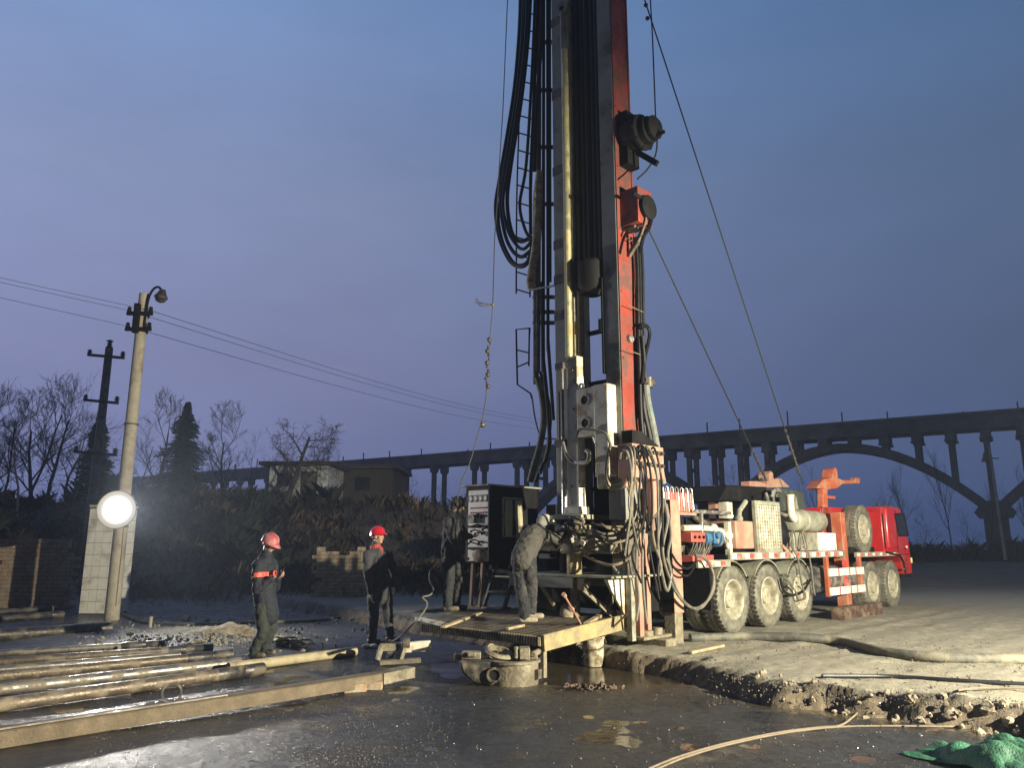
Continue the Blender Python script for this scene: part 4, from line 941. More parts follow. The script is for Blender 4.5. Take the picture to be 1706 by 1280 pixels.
def person(Y, J, face, label, mats, long_jacket=0, gloves=None, helmet=None, cap=None, stripe=False, collar=False, feet_dir=(1,-.15,0), curl=(.5,.5), curve=0, bulk=1.0, up=(0,0,1), floor=None):
    j = {k_: P(v[0], v[1], Y)+Vector((0, v[2] if len(v) > 2 else 0, 0)) for k_, v in J.items()}
    base = (j['anN']+j['anF'])/2; base = Vector((base.x, base.y, min(j['anN'].z, j['anF'].z)-.09))
    for k_ in j: j[k_] = j[k_]-base
    FM = frame(face, up); hd = j['head']
    def hp(x, y, z): return hd + FM @ Vector((x, y, z))
    b = MB()
    b.ball(hd+FM@Vector((0,-.012,.03)), .1, (.77,.98,1.0), FM, 16, 12)            # skull
    b.cap2(hp(0,.025,-.03), hp(0,.045,-.085), .062, .038, 12)                      # jaw and chin
    b.cap2(hp(-.035,.055,-.01), hp(.035,.055,-.01), .035, .035, 10)                # cheeks
    b.cap2(hp(0,.088,.018), hp(0,.105,-.022), .011, .017, 8)                       # nose
    b.cap2(hp(-.03,.082,.032), hp(.03,.082,.032), .014, .014, 8)                   # brow
    b.cap2(hp(-.02,.085,-.052), hp(.02,.085,-.052), .010, .010, 8)                 # lips
    for s_ in (-1, 1): b.ball(hp(s_*.076,-.005,-.005), .03, (.4,.7,1.1), FM, 8, 6) # ears
    b.cap2(hd+FM@Vector((0,-.02,-.05)), j['neck'], .056, .062, 12)
    b.cap2(j['neck'], j['chest'], .07, .12, 12); b.cap2(j['chest'], j['waist'], .125, .115, 14); b.cap2(j['waist'], j['hip'], .115, .125, 14)
    for s_ in 'NF':
        b.cap2(j['chest']+Vector((0,0,.06)), j['sh'+s_], .09, .062, 10)
        b.cap2(j['sh'+s_], j['el'+s_], .052, .041, 10); b.cap2(j['el'+s_], j['wr'+s_], .041, .028, 10)
        b.cap2(j['hip'], j['hip'+s_], .11, .095, 10); b.cap2(j['hip'+s_], j['kn'+s_], .088, .058, 10); b.cap2(j['kn'+s_], j['an'+s_], .056, .038, 10)
        fd = Vector(feet_dir).normalized(); b.cap2(j['an'+s_]+Vector((0,0,-.04))-fd*.03, j['an'+s_]+fd*.14+Vector((0,0,-.06)), .038, .03, 8)
        dr = (j['wr'+s_]-j['el'+s_]).normalized(); tip = j['hand'+s_] if 'hand'+s_ in j else j['wr'+s_]+dr*.15
        pn = Vector((1,-.3,.2)) if s_ == 'N' else Vector((1,.3,.2))
        if 'hand'+s_ in j: pn = Vector((.2,0,1))
        hand_shapes(b, j['wr'+s_], tip, pn, 0, curl[0 if s_ == 'N' else 1], 1 if s_ == 'N' else -1)
    o = fuse(b, 'person', m_skin, None, .0085, 2); o.location = base; o.location.z = gz(base.x, base.y) if floor is None else floor; base = o.location.copy()
    tag(o, label, 'person')
    for s_ in (-1, 1): MB().ball(hp(s_*.031,.082,.012), .0115, n=8, m=6).build('eye', m_screen, o)
    jm, tm, bm_ = mats
    # trousers
    b = MB()
    for s_ in 'NF':
        b.cap2(j['hip']+Vector((0,0,.03)), j['hip'+s_], .135, .118, 14); b.cap2(j['hip'+s_], j['kn'+s_], .112*bulk, .085*bulk, 14)
        b.cap2(j['kn'+s_], j['an'+s_]+Vector((0,0,.02)), .084*bulk, .072*bulk, 14)
    fuse(b, 'trousers', tm, o, .012, 2, .038)
    # jacket
    b = MB(); mid = j['neck']*.5+j['chest']*.5
    b.cap2(j['neck']+(j['neck']-j['chest'])*.12, mid, .078, .12, 14); b.cap2(mid, j['chest'], .125, .162*bulk, 16); b.cap2(j['chest'], j['waist'], .165*bulk, .158*bulk, 16); b.cap2(j['waist'], j['hip']+(j['hip']-j['waist']).normalized()*long_jacket, .158*bulk, .165*bulk, 16)
    for s_ in 'NF':
        b.cap2(j['chest']+(j['neck']-j['chest'])*.45, j['sh'+s_], .11, .088, 12)
        b.cap2(j['sh'+s_], j['el'+s_], .088*bulk, .070*bulk, 12); b.cap2(j['el'+s_], j['wr'+s_]*.93+j['el'+s_]*.07, .070*bulk, .052*bulk, 12)
        b.cap2(j['sh'+s_], j['waist']*.5+j['chest']*.5, .08, .09, 12)
    jk = fuse(b, 'jacket', jm, o, .012, 2, .04)
    if stripe:      # a band round the chest
        v = [tuple(x.co) for x in jk.data.vertices]; nm = [tuple(x.normal) for x in jk.data.vertices]
        zc = (j['chest']*.62+j['waist']*.38).z+.055; sb = MB(); idx = {}
        cx = j['chest']
        for p in jk.data.polygons:
            c = p.center
            if abs(c.z-zc-.35*(c.x-cx.x)*.2) < .034 and c.x > cx.x-.07 and c.y < cx.y+.12:
                ids = []
                for vi in p.vertices:
                    if vi not in idx: idx[vi] = len(sb.v); sb.v.append(tuple(Vector(v[vi])+Vector(nm[vi])*.006))
                    ids.append(idx[vi])
                sb.f.append(tuple(ids))
        s2 = sb.build('chest_stripe', m_stripe, jk, fix=False)
    if collar:
        b = MB(); nk = j['neck']
        b.lathe([(.075,0),(.098,-.005),(.085,.06),(.075,.06)], nk+Vector((.0,0,-.02)), (-.2,0,1), 20, True)
        b.cap2(nk+Vector((.08,-.05,-.02)), nk+Vector((.14,-.06,-.17)), .028, .02, 10); b.cap2(nk+Vector((.09,.04,-.02)), nk+Vector((.16,0,-.19)), .028, .02, 10)
        b.build('collar', M('orange_collar', (.36,.06,.04), .8, 0, .15, 10, .3, 40), jk)
    else:
        MB().lathe([(.068,0),(.086,0),(.080,.065),(.066,.065)], j['neck']+Vector((0,0,-.015)), (hd-j['neck']), 20, True).build('collar', jm, jk)
    for s_ in 'NF':
        fd = Vector(feet_dir).normalized(); a = j['an'+s_]; b = MB()
        zg = -(a.z-.09)*0
        b.cap2(a+Vector((0,0,.03)), a+Vector((0,0,-.045)), .052, .05, 12); b.cap2(a-fd*.045+Vector((0,0,-.05)), a+fd*.15+Vector((0,0,-.052)), .042, .040, 12)
        fuse(b, 'boot', bm_, o, .011, 2)
        if gloves:
            g_ = MB(); dr = (j['wr'+s_]-j['el'+s_]).normalized(); tip = j['hand'+s_] if 'hand'+s_ in j else j['wr'+s_]+dr*.15
            pn = Vector((1,-.3,.2)) if s_ == 'N' else Vector((1,.3,.2))
            hand_shapes(g_, j['wr'+s_], tip, pn, .007, curl[0 if s_ == 'N' else 1]*.9, 1 if s_ == 'N' else -1); g_.cap2(j['wr'+s_]-dr*.05, j['wr'+s_]+dr*.03, .042, .036, 10)
            fuse(g_, 'glove', gloves, o, .0075, 1)
    if helmet:
        b = MB(); c = hd+FM@Vector((0,-.012,.055)); ax = FM@Vector((0,-.10,1)).normalized()
        prof = [(.122,-.03),(.126,-.026),(.121,.0),(.118,.03),(.108,.065),(.088,.094),(.055,.113),(.022,.121),(.001,.122)]
        b.lathe(prof, c, ax, 28)
        vs = [Vector(v) for v in b.v]
        for i, v in enumerate(vs):        # a hard hat is longer than wide, with its peak forward
            l = FM.transposed() @ (v-c); f_ = max(0, l.y)/.12; l.y *= 1.16
            if l.z < -.012: l.y += .055*f_*f_; l.z -= .012*f_
            b.v[i] = tuple(c + FM@l)
        hh = b.build('hard_hat', helmet, o)
        b = MB(); b.tube([c+FM@Vector((0,-.11,.07)), c+FM@Vector((0,-.05,.12)), c+FM@Vector((0,.05,.118)), c+FM@Vector((0,.115,.055))], .012, 8, smooth=4); b.build('crown_ridge', helmet, hh)
        b = MB(); b.ball(c+FM@Vector((0,-.02,-.055)), .09, (.86,.95,.62), FM, 14, 10); b.build('hair', m_hair, o)
    if cap:
        b = MB(); c = hd+FM@Vector((0,-.018,.035)); b.ball(c, .116, (.86,1.0,.98), FM, 18, 12)
        if cap == 'peak': b.cap2(hp(-.03,.09,.055), hp(.03,.09,.055), .022, .022, 8); b.cap2(hp(0,.09,.055), hp(0,.145,.045), .03, .014, 8)
        b.cap2(hp(-.085,-.02,.0), hp(.085,-.02,.0), .03, .03, 10); b.cap2(hp(0,-.07,-.02), hp(0,-.05,-.08), .075, .075, 10)
        fuse(b, 'cap', m_cap if cap == 'knit' else m_blackw, o, .011, 2, .01)
    return o, j, base
p1, j1, b1 = person(11.9, dict(head=(449,911,0),neck=(444,928),chest=(440,953),waist=(440,988),hip=(443,1012),
    shN=(436,944,-.16),elN=(436,984,-.22),wrN=(460,966,-.20),handN=(470,962,-.2),shF=(447,943,.16),elF=(452,982,.20),wrF=(464,966,-.02),handF=(472,960,-.08),
    hipN=(440,1016,-.08),knN=(442,1054,-.10),anN=(425,1088,-.06),hipF=(446,1016,.08),knF=(449,1053,.08),anF=(437,1085,.10)),
    (.82,-.35,-.42), 'man in a red hard hat and long navy jacket looking down at a phone', (m_navy, M('olive_trousers', (.035,.04,.032), .85, 0, .25, 8, .4, 25), m_boot), .14, None, m_helm2, None, True, False, (1,-.2,0), (.55,.5), 0, 1.05)
ph = MB().obox((0,0,0), (.04,.085,.006), Matrix.Rotation(R(-55),3,'Y') @ Matrix.Rotation(R(70),3,'Z'))
ph.v = [tuple(Vector(v)+b1+j1['handN']+Vector((.05,-.03,.045))) for v in ph.v]
thing(ph, 'phone', m_screen, 'dark phone held at chest height by the man in the navy jacket', 'phone', None, .003)
person(13.5, dict(head=(630,895,0),neck=(626,912),chest=(630,938),waist=(632,972),hip=(633,990),
    shN=(614,925,-.13),elN=(616,962,-.17),wrN=(621,989,-.16),shF=(646,928,.13),elF=(656,960,.14),wrF=(655,980,.02),
    hipN=(624,996,-.08),knN=(624,1031,-.09),anN=(621,1063,-.08),hipF=(642,996,.08),knF=(645,1030,.08),anF=(649,1061,.08)),
    (.90,-.42,.05), 'man in a bright red hard hat, grey overall and pale gloves standing with arms down', (m_char, m_char, m_boot), .03, m_glove, m_helm, None, False, True, (1,-.4,0), (.35,.5), 0, 1.0)
person(12.75, dict(head=(763,853,0),neck=(758,871),chest=(754,892),waist=(751,924),hip=(752,944),
    shN=(748,882,-.17),elN=(757,912,-.2),wrN=(771,934,-.05),shF=(761,881,.16),elF=(773,905,.18),wrF=(783,905,.2),
    hipN=(748,948,-.08),knN=(749,985,-.09),anN=(746,1020,-.08),hipF=(757,948,.08),knF=(763,984,.08),anF=(759,1019,.08)),
    (.88,.05,-.40), 'man in black workwear and dark cap working the control panel of the cabin', (m_blackw, m_blackw, m_boot), .05, None, None, 'peak', False, False, (1,.1,0), (.5,.5), 0, 1.0, floor=.232+plat_z(-3.15))
person(11.15, dict(head=(908,882,.42),neck=(901,890,.34),chest=(891,903,.22),waist=(878,924,.04),hip=(872,940,-.02),
    shN=(906,901,.16),elN=(927,908,.22),wrN=(940,893,.40),shF=(878,894,.36),elF=(900,903,.52),wrF=(926,897,.56),
    hipN=(880,945,-.04),knN=(885,988,.02),anN=(885,1031,.06),hipF=(866,945,.02),knF=(868,987,.02),anF=(874,1036,-.05)),
    (.55,.75,-.35), 'man in a grey jacket and pale shoes leaning forward over the rotary table', (m_greyj, m_trous, m_shoe), .02, m_glove, None, 'knit', False, False, (1,.2,0), (.9,.9), 0, 1.08, floor=.232+plat_z(-3.46))

# ------------------------------------------------------------------ poles, lamps, wires
def pole_thing(px, pyb, pyt, Y, r0, r1, name, label, cat, mat):
    bt = P(px, pyb, Y); tp = P(px, pyt, Y); z0 = gz(bt.x, Y)-.2
    o = empty(name, (bt.x, Y, z0+.2), label, cat); h = tp.z-z0-.2
    MB().tube([(0,0,-.2),(0,0,h*.5),(0,0,h)], [r0,(r0+r1)/2,r1], 18).build('pole', mat, o)
    return o, h
lp, h = pole_thing(186, 1030, 490, 17.4, .155, .115, 'street_lamp', 'tall weathered concrete pole with a curved lamp arm and glaring floodlight fixed to it', 'street lamp', m_conc)
b = MB(); b.tube([(.10,-.08,h-.95),(.13,-.1,h-.4),(.17,-.1,h-.08),(.26,-.1,h+.10),(.36,-.1,h+.14),(.44,-.1,h+.06),(.46,-.1,h-.02)], .028, 8, smooth=5); b.build('lamp_arm', m_black, lp)
MB().lathe([(.001,.10),(.06,.10),(.09,.02),(.15,-.08),(.155,-.11),(.13,-.13),(.10,-.20),(.001,-.23)], (.46,-.1,h-.02), (.2,-.1,1), 20).build('lamp_shade', m_dsteel, lp)
for z in (h-.52, h-.90):
    ca_ = MB(); ca_.box(-.30,.30,-.16,-.10,z-.04,z+.04); ca_.lathe([(.13,-.05),(.16,-.05),(.16,.05),(.13,.05)],(0,0,z),n=16,closed=True); ca_ = ca_.build('cross_arm', m_black, lp)
    for x in (-.25,.25): MB().lathe([(.02,0),(.05,.02),(.05,.06),(.03,.08),(.05,.10),(.03,.13)],(x,-.13,z+.03),n=10).build('insulator', m_black, ca_)
MB().box(-.10,.02,-.24,-.13,h-1.0,h-.3).build('junction_strip', m_black, lp)
for z in (2.0, 4.3): MB().lathe([(.148,-.02),(.158,-.02),(.158,.02),(.148,.02)],(0,0,z),n=18,closed=True).build('steel_band', m_dsteel, lp)
MB().tube([(.11,-.1,.3),(.115,-.09,1.5),(.10,-.09,2.2)], .012, 6).build('lamp_cable', m_cable, lp)
# the floodlight on the pole
m_lens = E('floodlight_lens', (1, .98, .95), 90)
t = m_lens.node_tree; n = t.nodes; k = t.links
tc_ = n.new('ShaderNodeTexCoord'); ln_ = n.new('ShaderNodeVectorMath'); ln_.operation = 'LENGTH'; k.new(tc_.outputs['Object'], ln_.inputs[0])
def lm_(op, a, bb):
    q_ = n.new('ShaderNodeMath'); q_.operation = op
    for i_, v_ in enumerate((a, bb)):
        if isinstance(v_, (int, float)): q_.inputs[i_].default_value = v_
        else: k.new(v_, q_.inputs[i_])
    return q_
mm_ = lm_('MULTIPLY', lm_('POWER', .3679, lm_('POWER', lm_('DIVIDE', ln_.outputs['Value'], .125).outputs[0], 2.0).outputs[0]).outputs[0], 130)  # emission fades towards the rim, painting soft glare into an oversized disc
k.new(mm_.outputs[0], n['Principled BSDF'].inputs['Emission Strength'])
n['Principled BSDF'].inputs['Base Color'].default_value = (.5,.5,.5,1)
fl = empty('floodlight', LAMP_A, 'glaring white floodlight fixed low on the concrete pole', 'floodlight')
dA = Vector((.72, -.69, -.06)).normalized()
MB().lathe([(.001,-.20),(.10,-.20),(.16,-.12),(.40,.0),(.415,.02),(.40,.02)], (0,0,0), dA, 32).build('housing', m_dsteel, fl)
MB().lathe([(.001,.05),(.1,.048),(.2,.04),(.3,.026),(.40,.012)], (0,0,0), dA, 40).build('lens', m_lens, fl)
b = MB(); b.bar((-.02,.10,0), (0,.42,0), .05,.05); b.build('bracket', m_black, fl)
lamp_light('floodlight_beam', LAMP_A+dA*.08, (1.0, 11.8, 3.4), 2600, (1,.96,.88), 110, .8, .16, fl)
# tripod floodlight that lights the truck, beside the site to the right of the picture
tf = empty('tripod_floodlight', (LAMP_B.x, LAMP_B.y, gz(LAMP_B.x, LAMP_B.y)), 'work floodlight on a tall steel tripod beside the site', 'floodlight')
zt = LAMP_B.z - gz(LAMP_B.x, LAMP_B.y)
MB().cyl((0,0,.5),(0,0,zt-.1),.03).build('mast_tube', m_steel, tf)
for k in range(3):
    a = k*2.094; MB().cyl((0,0,1.0),(.7*math.cos(a),.7*math.sin(a),0),.02,n=8).build('leg', m_steel, tf)
dB = (Vector((2.2,13.2,2.0))-LAMP_B).normalized()
MB().lathe([(.001,-.16),(.12,-.16),(.22,.0),(.23,.02),(.21,.02)], (0,0,zt), dB, 24).build('housing', m_dsteel, tf)
MB().lathe([(.001,.01),(.21,.008)], (0,0,0), dB, 24).build('lens', m_lens, tf, loc=(0,0,zt))
lamp_light('tripod_floodlight_beam', LAMP_B+dB*.06, (1.2,13.2,.9), 19500, (1,.915,.70), 128, .35, .07, tf)
dH = Vector((dB.x, dB.y, 0)).normalized(); sH = Vector((-dH.y, dH.x, 0)); vz = zt+.17
vb_ = MB()
vb_.add([Vector((0,0,vz))-sH*1.0-dH*.2, Vector((0,0,vz))+sH*1.0-dH*.2, Vector((0,0,vz))+sH*1.0+dH*.52, Vector((0,0,vz))-sH*1.0+dH*.52, Vector((0,0,vz+.01))-sH*1.0-dH*.2, Vector((0,0,vz+.01))+sH*1.0-dH*.2, Vector((0,0,vz+.01))+sH*1.0+dH*.52, Vector((0,0,vz+.01))-sH*1.0+dH*.52], [(3,2,1,0),(4,5,6,7),(0,1,5,4),(1,2,6,5),(2,3,7,6),(3,0,4,7)])
vb_.build('added_visor', m_black, tf)  # unseen plate added to cut the beam off the upper mast
# second pole with crossarms and insulators
up, h2 = pole_thing(147, 900, 580, 27, .17, .13, 'utility_pole', 'dark power pole with two crossarms and insulators standing in front of the conifer', 'power pole', m_dsteel)
for z, w in ((h2-.35,.66),(h2-2.0,.62),(h2-3.85,.75)):
    ca_ = MB(); ca_.bar((-w,-.16,z+.06),(w,-.16,z-.06),.08,.09); ca_ = ca_.build('cross_arm', m_black, up)
    for x in (-w+.06,w-.06): MB().lathe([(.03,0),(.09,.03),(.04,.07),(.10,.09),(.04,.13),(.08,.16),(.001,.2)],(x,-.16,z+.03-.06*x),n=10).build('insulator', m_black, ca_)
b = MB(); b.lathe([(.04,0),(.11,.04),(.05,.1),(.12,.14),(.05,.2),(.10,.25),(.04,.3),(.13,.36),(.001,.42)],(0,0,h2-.1),n=12); b.build('insulator', m_black, up)
def wire(pts, label, r=.014):
    mb = MB().tube(pts, r, 5, smooth=10); thing(mb, 'power_line', m_wire, label, 'power line', 'power lines crossing the sky')
def wpx(l, Y0, Y1):
    n_ = len(l)-1; return [P(p[0], p[1], Y0+(Y1-Y0)*i/n_) for i, p in enumerate(l)]
lo = lp.location
zA = lo.z+h-.45; zB = lo.z+h-.83
for lab, x_, z_, L0, L1 in (('highest power line passing the lamp pole top from the left edge', .25, zA, (-560,318), (900,700)), ('middle power line just under the highest one', -.25, zA, (-560,324), (900,706)), ('lowest single power line crossing behind the drilling mast', -.25, zB, (-560,347), (900,716))):
    a = P(L0[0], L0[1], 12.5); m_ = Vector((lo.x+x_, lo.y-.13, z_)); e_ = P(L1[0], L1[1], 52)
    q1 = a*.5+m_*.5-Vector((0,0,.10)); q2 = m_*.5+e_*.5-Vector((0,0,.35))
    mb = MB().tube(catmull([a,q1,m_],6), .005, 5); mb.tube(catmull([m_, m_*.75+e_*.25-Vector((0,0,.25)), q2, m_*.25+e_*.75-Vector((0,0,.25)), e_],6), .007, 5)
    thing(mb, 'power_line', m_wire, lab, 'power line', 'power lines crossing the sky')
# loose hoist line on the left of the mast with hook and chain
hl = empty('hoist_line', P(822,505,11.3), 'thin hoist wire with hook and chain hanging left of the mast', 'hoist wire')
def hpts(l, Y=11.3): return [P(p[0],p[1],Y)-hl.location for p in l]
MB().tube(hpts([(848,-60),(838,180),(824,400),(821,508)]), .008, 6).build('wire', m_wire, hl)
b = MB(); b.tube(hpts([(822,508),(800,505),(793,498)]), .009, 6, smooth=4); b.tube(hpts([(821,508),(803,510),(790,501)]), .007, 6, smooth=4); b.ball(hpts([(821,508)])[0], .025, n=8, m=6); b.build('hook', m_dsteel, hl)
b = MB(); b.tube(hpts([(821,508),(818,545),(815,570)]), .007, 6)
for k, py in enumerate(np.arange(566, 648, 6.5)):
    c = hpts([(815-(py-566)*.055+2*math.sin(k*1.7), py)])[0]; b.lathe([(.014,0),(.02,.006),(.026,0),(.02,-.006)], c, (k%2, (k+1)%2, .2), 10, True); b.ball(c, .02+.018*((k*7)%3==0), n=8, m=6)
b.build('chain', m_rope, hl)
MB().tube(hpts([(811,640),(809,668),(803,700),(796,725),(783,770),(770,800),(762,832)]), .009, 6, smooth=5).build('rope', m_rope, hl)
b = MB(); b.ball(hpts([(804,708)])[0], .045, n=8, m=6); b.build('shackle', m_dsteel, hl)
# thin lamp pole with a red bell far right
fp = P(1672,905,38); ft = P(1648,742,38)
o = empty('leaning_post', (fp.x, 38, gz(fp.x,38)), 'thin pale leaning post with a small red bell beside the right arch pier', 'post')
MB().tube([fp-o.location-Vector((0,0,.8)), ft-o.location], [.07,.05], 8).build('pole', m_conc, o)
q = P(1641,762,38)-o.location; MB().lathe([(.001,.25),(.06,.22),(.14,-.1),(.2,-.22),(.001,-.2)], q, n=12).build('red_bell', M('dull_red', (.2,.06,.05), .7), o)
MB().bar(q+Vector((0,0,-.05)), P(1664,764,38)-o.location, .05, .05).build('arm', m_dsteel, o)
tk_ = P(1534,880,60); MB
o = MB().lathe([(.001,0),(.42,0),(.45,.1),(.45,.75),(.3,.95),(.001,1.0)], (0,0,0), n=16); o.v = [(v[0]+tk_.x, v[1]+60, v[2]+gz(tk_.x,60)) for v in o.v]
thing(o, 'storage_tank', m_plaster, 'small pale tank far behind the truck cab on the right', 'tank')

# ------------------------------------------------------------------ walls, pillar, sheds
def brick_wall(x0, x1, y, z0, z1, name, label, m_, ragged=.12, gapf=None):
    o = empty(name, ((x0+x1)/2, y, z0), label, 'brick wall'); b = MB(); rnd = random.Random(11); cx = (x0+x1)/2
    z = 0; row = 0; H_ = z1-z0
    while z < H_:
        sold = (z > H_-.26); bh = .125 if sold else .10; bw = .11 if sold else .30
        x = x0-(.12 if row % 2 and not sold else 0)
        while x < x1:
            top = H_-ragged*abs(math.sin(x*1.3+2)+math.sin(x*3.7))*.5
            if z+bh <= top+.05 and rnd.random() > .012 and (gapf is None or gapf(x, z)):
                dy = rnd.uniform(-.008,.008)
                b.box(x-cx+.006, x-cx+bw-.006, -.06+dy, .055, z+.005, z+bh-.005)
            x += bw
        z += bh; row += 1
    b.build('bricks', m_, o)
    MB().box(x0-cx, x1-cx, -.045, .05, -.1, H_-.22-ragged).build('mortar_core', m_mortar, o)
    return o
pl = P(-40,990,20.5); pr = P(108,990,20.5); brick_wall(pl.x, pr.x, 20.5, gz(pl.x,20.5)-.1, P(50,898,20.5).z, 'brick_wall', 'weathered red brick wall at the far left with upright bricks on top', m_brick, .03)
q0_ = P(528,930,21.5); q1_ = P(612,930,21.5)
brick_wall(q0_.x, q1_.x, 21.5, gz(-3,21.5)-.1, P(560,908,21.5).z, 'brick_wall', 'lit stretch of a low pale brick wall behind the man with bright red hat', m_brickp, .35)  # built only along its lamplit stretch; the shaded length is left out
# tiled gate pillar
pa = P(137,1000,18.9); pb = P(190,1000,18.9); zt_ = P(160,846,18.9).z
tp_ = empty('tiled_pillar', ((pa.x+pb.x)/2, 19.2, 0), 'white tiled gate pillar standing just behind the lamp pole', 'pillar')
hw = (pb.x-pa.x)/2
MB().box(-hw, hw, -.38, .38, -.1, zt_).build('pillar_core', m_mortar, tp_)
b = MB(); nC, nR = 4, 9; tw = 2*hw/nC; th = (zt_-.05)/nR
for i in range(nC):
    for k in range(nR): b.box(-hw+i*tw+.004, -hw+(i+1)*tw-.004, -.392, -.381, .02+k*th+.004, .02+(k+1)*th-.004)
for i in range(4):
    for k in range(nR): b.box(-hw-.011, -hw-.001, -.38+i*.19+.004, -.38+(i+1)*.19-.004, .02+k*th+.004, .02+(k+1)*th-.004)
    for k in range(nR): b.box(hw+.001, hw+.011, -.38+i*.19+.004, -.38+(i+1)*.19-.004, .02+k*th+.004, .02+(k+1)*th-.004)
b.build('tiles', m_tile, tp_)
MB().box(-hw-.02, hw+.02, -.40, .40, zt_+.002, zt_+.06).build('coping', m_conc, tp_)
# gate leaf frame between wall and pillar
ga = P(92,1000,19.6); b = MB(); x0 = P(60,940,19.6).x; 
# sheds on the embankment
def shed(px0, px1, pyt, pyb, Y, depth, name, label, wallm, flat=True):
    a = P(px0, pyb, Y); c = P(px1, pyt, Y); w = c.x-a.x; g0 = gz((a.x+c.x)/2, Y+.5)-.6
    o = empty(name, ((a.x+c.x)/2, Y, g0), label, 'shed')
    MB().box(-w/2, w/2, 0, depth, 0, c.z-g0-.12).build('wall', wallm, o)
    rf = MB().box(-w/2-.35, w/2+.35, -.45, depth+.3, c.z-g0-.118, c.z-g0+.04).build('roof', m_roof, o)
    return o, c.z-g0, w
so, hh_, w_ = shed(447, 548, 772, 820, 33, 4, 'white_shed', 'small white plastered shed on the embankment behind the spreading bare tree', m_plaster)
MB().box(-w_/2+.35, -w_/2+1.0, -.02, -.005, hh_-1.0, hh_-.42).build('window', m_glass, so)
MB().box(.1, .8, -.02, -.005, 0, hh_-.35).build('door', m_dsteel, so)
so, hh_, w_ = shed(556, 655, 778, 822, 36, 4, 'dark_shed', 'long dark brick shed on the embankment under the bridge deck', m_roof)
MB().box(-.4, .3, -.02, -.005, hh_-1.1, hh_-.5).build('window', m_glass, so)

# ------------------------------------------------------------------ the aqueduct
A0 = Vector((35.5, 60.0, 0)); AD = Vector((-.842, .539, 0)).normalized()
aq = empty('aqueduct_bridge', A0, 'long dark concrete aqueduct bridge with open arches crossing behind the rig', 'bridge', rz=math.atan2(AD.y, AD.x))
aq.location.z = 0
ZT = 11.55
MB().box(-40, 120, -1.3, 1.3, ZT-1.15, ZT-.25).build('deck', m_bridge, aq)
MB().box(-40, 120, -1.55, 1.55, ZT-.248, ZT).build('parapet', m_bridge, aq)
MB().box(-40, 120, -1.42, 1.42, ZT-1.30, ZT-1.152).build('deck_lip', m_bridge, aq)
# arches: foot at s=-2.8 (right pier) and about 21.6 m on
SP = 21.2; S0 = -1.5
def arch_z(u): return 4.3+5.5*(1-(2*u-1)**2)
def arch(s0, sp):
    b = MB(); n_ = 28
    for y in (-1.15, .65):
        vs = []; fs = []
        for i in range(n_+1):
            u = i/n_; z = arch_z(u); th = .60+.40*abs(2*u-1)
            for yy in (y, y+.5): vs += [(s0+sp*u, yy, z), (s0+sp*u, yy, z-th)]
        for i in range(n_):
            a = i*4; c = a+4
            fs += [(a,c,c+1,a+1),(a+2,a+3,c+3,c+2),(a,a+2,c+2,c),(a+1,c+1,c+3,a+3)]
        fs += [(0,1,3,2),(n_*4,n_*4+2,n_*4+3,n_*4+1)]
        b.add(vs, fs)
    for u in (.1,.22,.36,.5,.64,.78,.9): b.box(s0+sp*u-.15, s0+sp*u+.15, -.65, .65, arch_z(u)-.5, arch_z(u)-.15)
    b.build('arch', m_bridge, aq)
def column(s, z0):
    b = MB(); zt2 = ZT-1.302
    for y in (-.95, .95):
        if zt2-.9 > z0: b.box(s-.2, s+.2, y-.22, y+.22, z0, zt2-.86)
        b.box(s-.36, s+.36, y-.36, y+.36, max(z0, zt2-.62), zt2-.003)
        if zt2-.86 > z0: b.lathe([(.24,0),(.44,.06),(.48,.14),(.44,.23),(.24,.24)], (s,y,zt2-.86), n=10)
    b.box(s-.28, s+.28, -1.3, 1.3, max(z0, zt2-.30), zt2-.006)
    if zt2-z0 > 3: b.box(s-.15, s+.15, -.72, .72, (z0+zt2)/2-.15, (z0+zt2)/2+.15)
    b.build('column', m_bridge, aq)
for k in range(-1, 2):
    s0 = S0+SP*k; arch(s0, SP)
    for i in range(1, 9):
        u = i/9.0
        column(s0+SP*u, arch_z(u)-.2)
    b = MB(); b.prism([(s0-1.1,3.5),(s0+1.1,3.5),(s0+1.35,3.9),(s0+.7,4.75),(s0-.7,4.75),(s0-1.35,3.9)], 'y', -1.5, 1.5); b.box(s0-.8, s0+.8, -1.3, 1.3, -1, 3.495)
    b.build('pier', m_bridge, aq); column(s0, 4.76)
b = MB(); s0 = S0+SP*2; b.box(s0-.8, s0+.8, -1.3, 1.3, -1, 4.7); b.build('pier', m_bridge, aq); column(s0, 4.71)
s_ = s0+5.5
while s_ < 112: column(s_, 0); s_ += 5.6
b = MB(); rnd = random.Random(21)
for i in range(26):
    b = MB(); s_ = -12+4.1*i+rnd.uniform(-.8,.8); y_ = rnd.choice((-1.4,1.4)); hh2 = rnd.uniform(.5,1.3); b.box(s_-.05, s_+.05, y_-.05, y_+.05, ZT+.002, ZT+hh2); b.build('parapet_post', m_bridge, aq)

